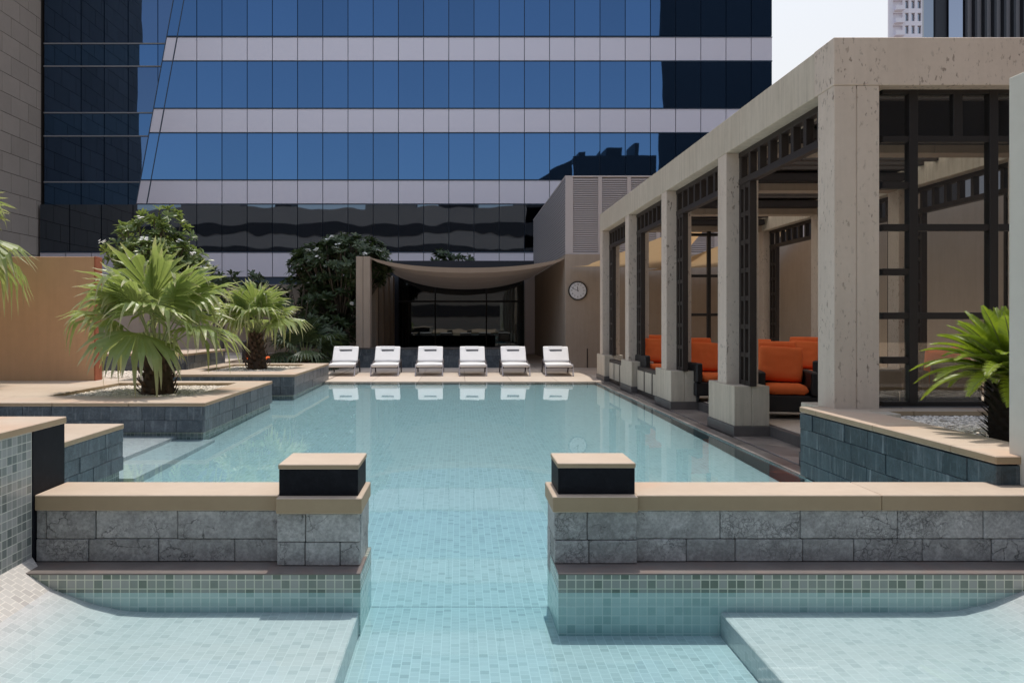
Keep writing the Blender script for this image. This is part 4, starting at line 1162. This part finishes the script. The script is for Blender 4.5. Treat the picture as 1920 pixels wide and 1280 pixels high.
bushy_tree('leafy_shrub', 'small dark shrub showing just above the farther palm', 'shrub', (P(468, 0, 26.3).x, 26.3, 0), [blob(468, 525, 26.3, 26, 20), blob(480, 560, 26.3, 40, 28)], 60, rn, 'shrub', L=.22, w=.036)
bushy_tree('leafy_shrub', 'dark shrub in the shade between farther palm and pavilion pier', 'shrub', (P(560, 0, 26).x, 26.0, 0), [blob(560, 560, 26, 50, 40), blob(600, 620, 25.6, 60, 30)], 120, rn, 'shrub', L=.22, w=.036)
bushy_tree('plumeria_tree', 'treetop rising behind the middle of the beige canopy', 'tree', (P(845, 0, 39).x, 39, 0), [blob(828, 490, 39, 20, 20), blob(865, 493, 39, 22, 16), blob(845, 510, 39, 40, 14)], 110, rn, 'shrub', L=.30, w=.05)

# cycad in the right planter
def cycad(label, loc, rn):
    t = thing('cycad', label, 'cycad', loc); x, y, z = loc
    mb = MB(); mb.tube([(x, y, z-.05), (x+.01, y, z+.15), (x, y, z+.32), (x, y, z+.46)], [.17, .19, .17, .10], 16); trunk = mb.build('trunk', M['cycad_bark'], t, True)
    mb = MB()
    for k in range(150):
        s = k/150; a = k*2.399; r = .175
        c = Vector((x+r*math.cos(a), y+r*math.sin(a), z+.42*s)); o = Vector((math.cos(a), math.sin(a), 0)); sd = Vector((-math.sin(a), math.cos(a), 0))
        tip = c+o*.075+Vector((0, 0, .06))
        v = [mb.bm.verts.new(p) for p in (c-sd*.025, c+sd*.025, tip+sd*.006, tip-sd*.006, c+Vector((0, 0, .04)))]
        mb.bm.faces.new((v[0], v[1], v[2], v[3])); mb.bm.faces.new((v[3], v[2], v[4]))
    mb.build('leaf_bases', M['cycad_bark'], trunk)
    top = Vector((x, y, z+.46)); n = 92
    for k in range(n):
        f = k/(n-1); az = k*2.399963+rn.uniform(-.2, .2); el = R(89-f*78)
        L = rn.uniform(.56, .70)*(.75+.25*min(1, f*2.5)); d = Vector((math.cos(az)*math.cos(el), math.sin(az)*math.cos(el), math.sin(el)))
        side = Vector((-math.sin(az), math.cos(az), 0)); p = top+Vector((.06*math.cos(az), .06*math.sin(az), 0)); pts = [p.copy()]; ds = [d.copy()]
        m = 12; 
        for q in range(m):
            p = p+d*(L/m); pts.append(p.copy()); d = (d+Vector((0, 0, -.03-.045*f-.085*(q/m)*(.3+f)))).normalized(); ds.append(d.copy())
        rb = MB(); rb.tube(pts, [.011-.0007*q for q in range(m+1)], 4)
        lf = MB(); nl = 76
        for q in range(nl):
            s = .10+.90*q/nl; i = min(int(s*m), m-1); w = s*m-i
            c = pts[i].lerp(pts[i+1], w); dd = ds[i]; up = side.cross(dd).normalized()
            if up.z < 0: up = -up
            ll = .115*math.sin(math.pi*min(1, .22+s*.74))**.7*(1.0 if s < .9 else .8)
            for sg in (-1, 1):
                o = (side*sg*.9+dd*(.5+.35*s)+up*.42).normalized(); e = dd*.0042
                tip = c+o*ll-Vector((0, 0, ll*.16))
                mid = c+o*ll*.55
                v = [lf.bm.verts.new(pp) for pp in (c-e, c+e, mid+e*.9, tip, mid-e*.9)]
                lf.bm.faces.new(v)
        fr = lf.build('frond', M['cycad'], t); rb.build('rachis', M['petiole'], fr, True)
    return t
cycad('bright green cycad with shaggy dark trunk in the right raised planter', (4.14, 5.95, .60), random.Random(77))

# ================================================================== LIGHT, SKY, CAMERA
SUN_EL, SUN_AZ = 70.0, 8.0      # azimuth measured from +Y towards +X
sd = Vector((math.sin(R(SUN_AZ))*math.cos(R(SUN_EL)), math.cos(R(SUN_AZ))*math.cos(R(SUN_EL)), math.sin(R(SUN_EL))))
L = bpy.data.lights.new('sun', 'SUN'); L.energy = 2.1; L.angle = R(.53); L.color = (1., .94, .86)
lo = bpy.data.objects.new('sun', L); COL.objects.link(lo); lo.rotation_euler = sd.to_track_quat('Z', 'Y').to_euler(); lo.location = (5, 10, 60)
w = bpy.data.worlds.new('World'); S.world = w; w.use_nodes = True
nt = w.node_tree; nt.nodes.clear(); g = N(nt)
sky = g.n('ShaderNodeTexSky'); sky.sky_type = 'NISHITA'; sky.sun_disc = False
sky.sun_elevation = R(SUN_EL); sky.sun_rotation = R(SUN_AZ); sky.air_density = 1.1; sky.dust_density = 2.0; sky.ozone_density = 1.5; sky.altitude = 0
bg = g.n('ShaderNodeBackground'); bg.inputs[1].default_value = .15
tcw = g.n('ShaderNodeTexCoord').outputs['Generated']
dt = g.n('ShaderNodeVectorMath', operation='DOT_PRODUCT'); g.link(tcw, dt.inputs[0]); dt.inputs[1].default_value = (math.sin(R(SUN_AZ)), math.cos(R(SUN_AZ)), 0)
spw = g.n('ShaderNodeSeparateXYZ'); g.link(tcw, spw.inputs[0])
hz = g.math('MULTIPLY', g.ramp(dt.outputs['Value'], [(.1, 0), (.75, 1)]), g.ramp(spw.outputs[2], [(.25, 1), (.75, 0)]))
hs = g.n('ShaderNodeHueSaturation'); g.link(sky.outputs[0], hs.inputs['Color'])
g.link(g.math('MULTIPLY_ADD', hz, -.50, .62), hs.inputs['Saturation']); g.link(g.math('MULTIPLY_ADD', hz, -.32, 1.0), hs.inputs['Value'])
g.link(hs.outputs[0], bg.inputs[0])
wo = g.n('ShaderNodeOutputWorld'); g.link(bg.outputs[0], wo.inputs[0])
cd = bpy.data.cameras.new('camera'); cam = bpy.data.objects.new('camera', cd); COL.objects.link(cam)
cam.location = (0, 0, 1.5); cam.rotation_euler = (R(90), 0, 0)
cd.sensor_width = 36; cd.sensor_fit = 'HORIZONTAL'; cd.lens = 36*F/1920
cd.shift_x = (960-VX)/1920; cd.shift_y = -(640-VY)/1920
cd.clip_start = .05; cd.clip_end = 3000
S.camera = cam
S.view_settings.view_transform = 'Standard'; S.view_settings.look = 'None'; S.view_settings.gamma = 1
S.view_settings.exposure = 0.55
S.cycles.max_bounces = 8; S.cycles.transparent_max_bounces = 16; S.cycles.caustics_reflective = False; S.cycles.caustics_refractive = False
S.cycles.use_denoising = True
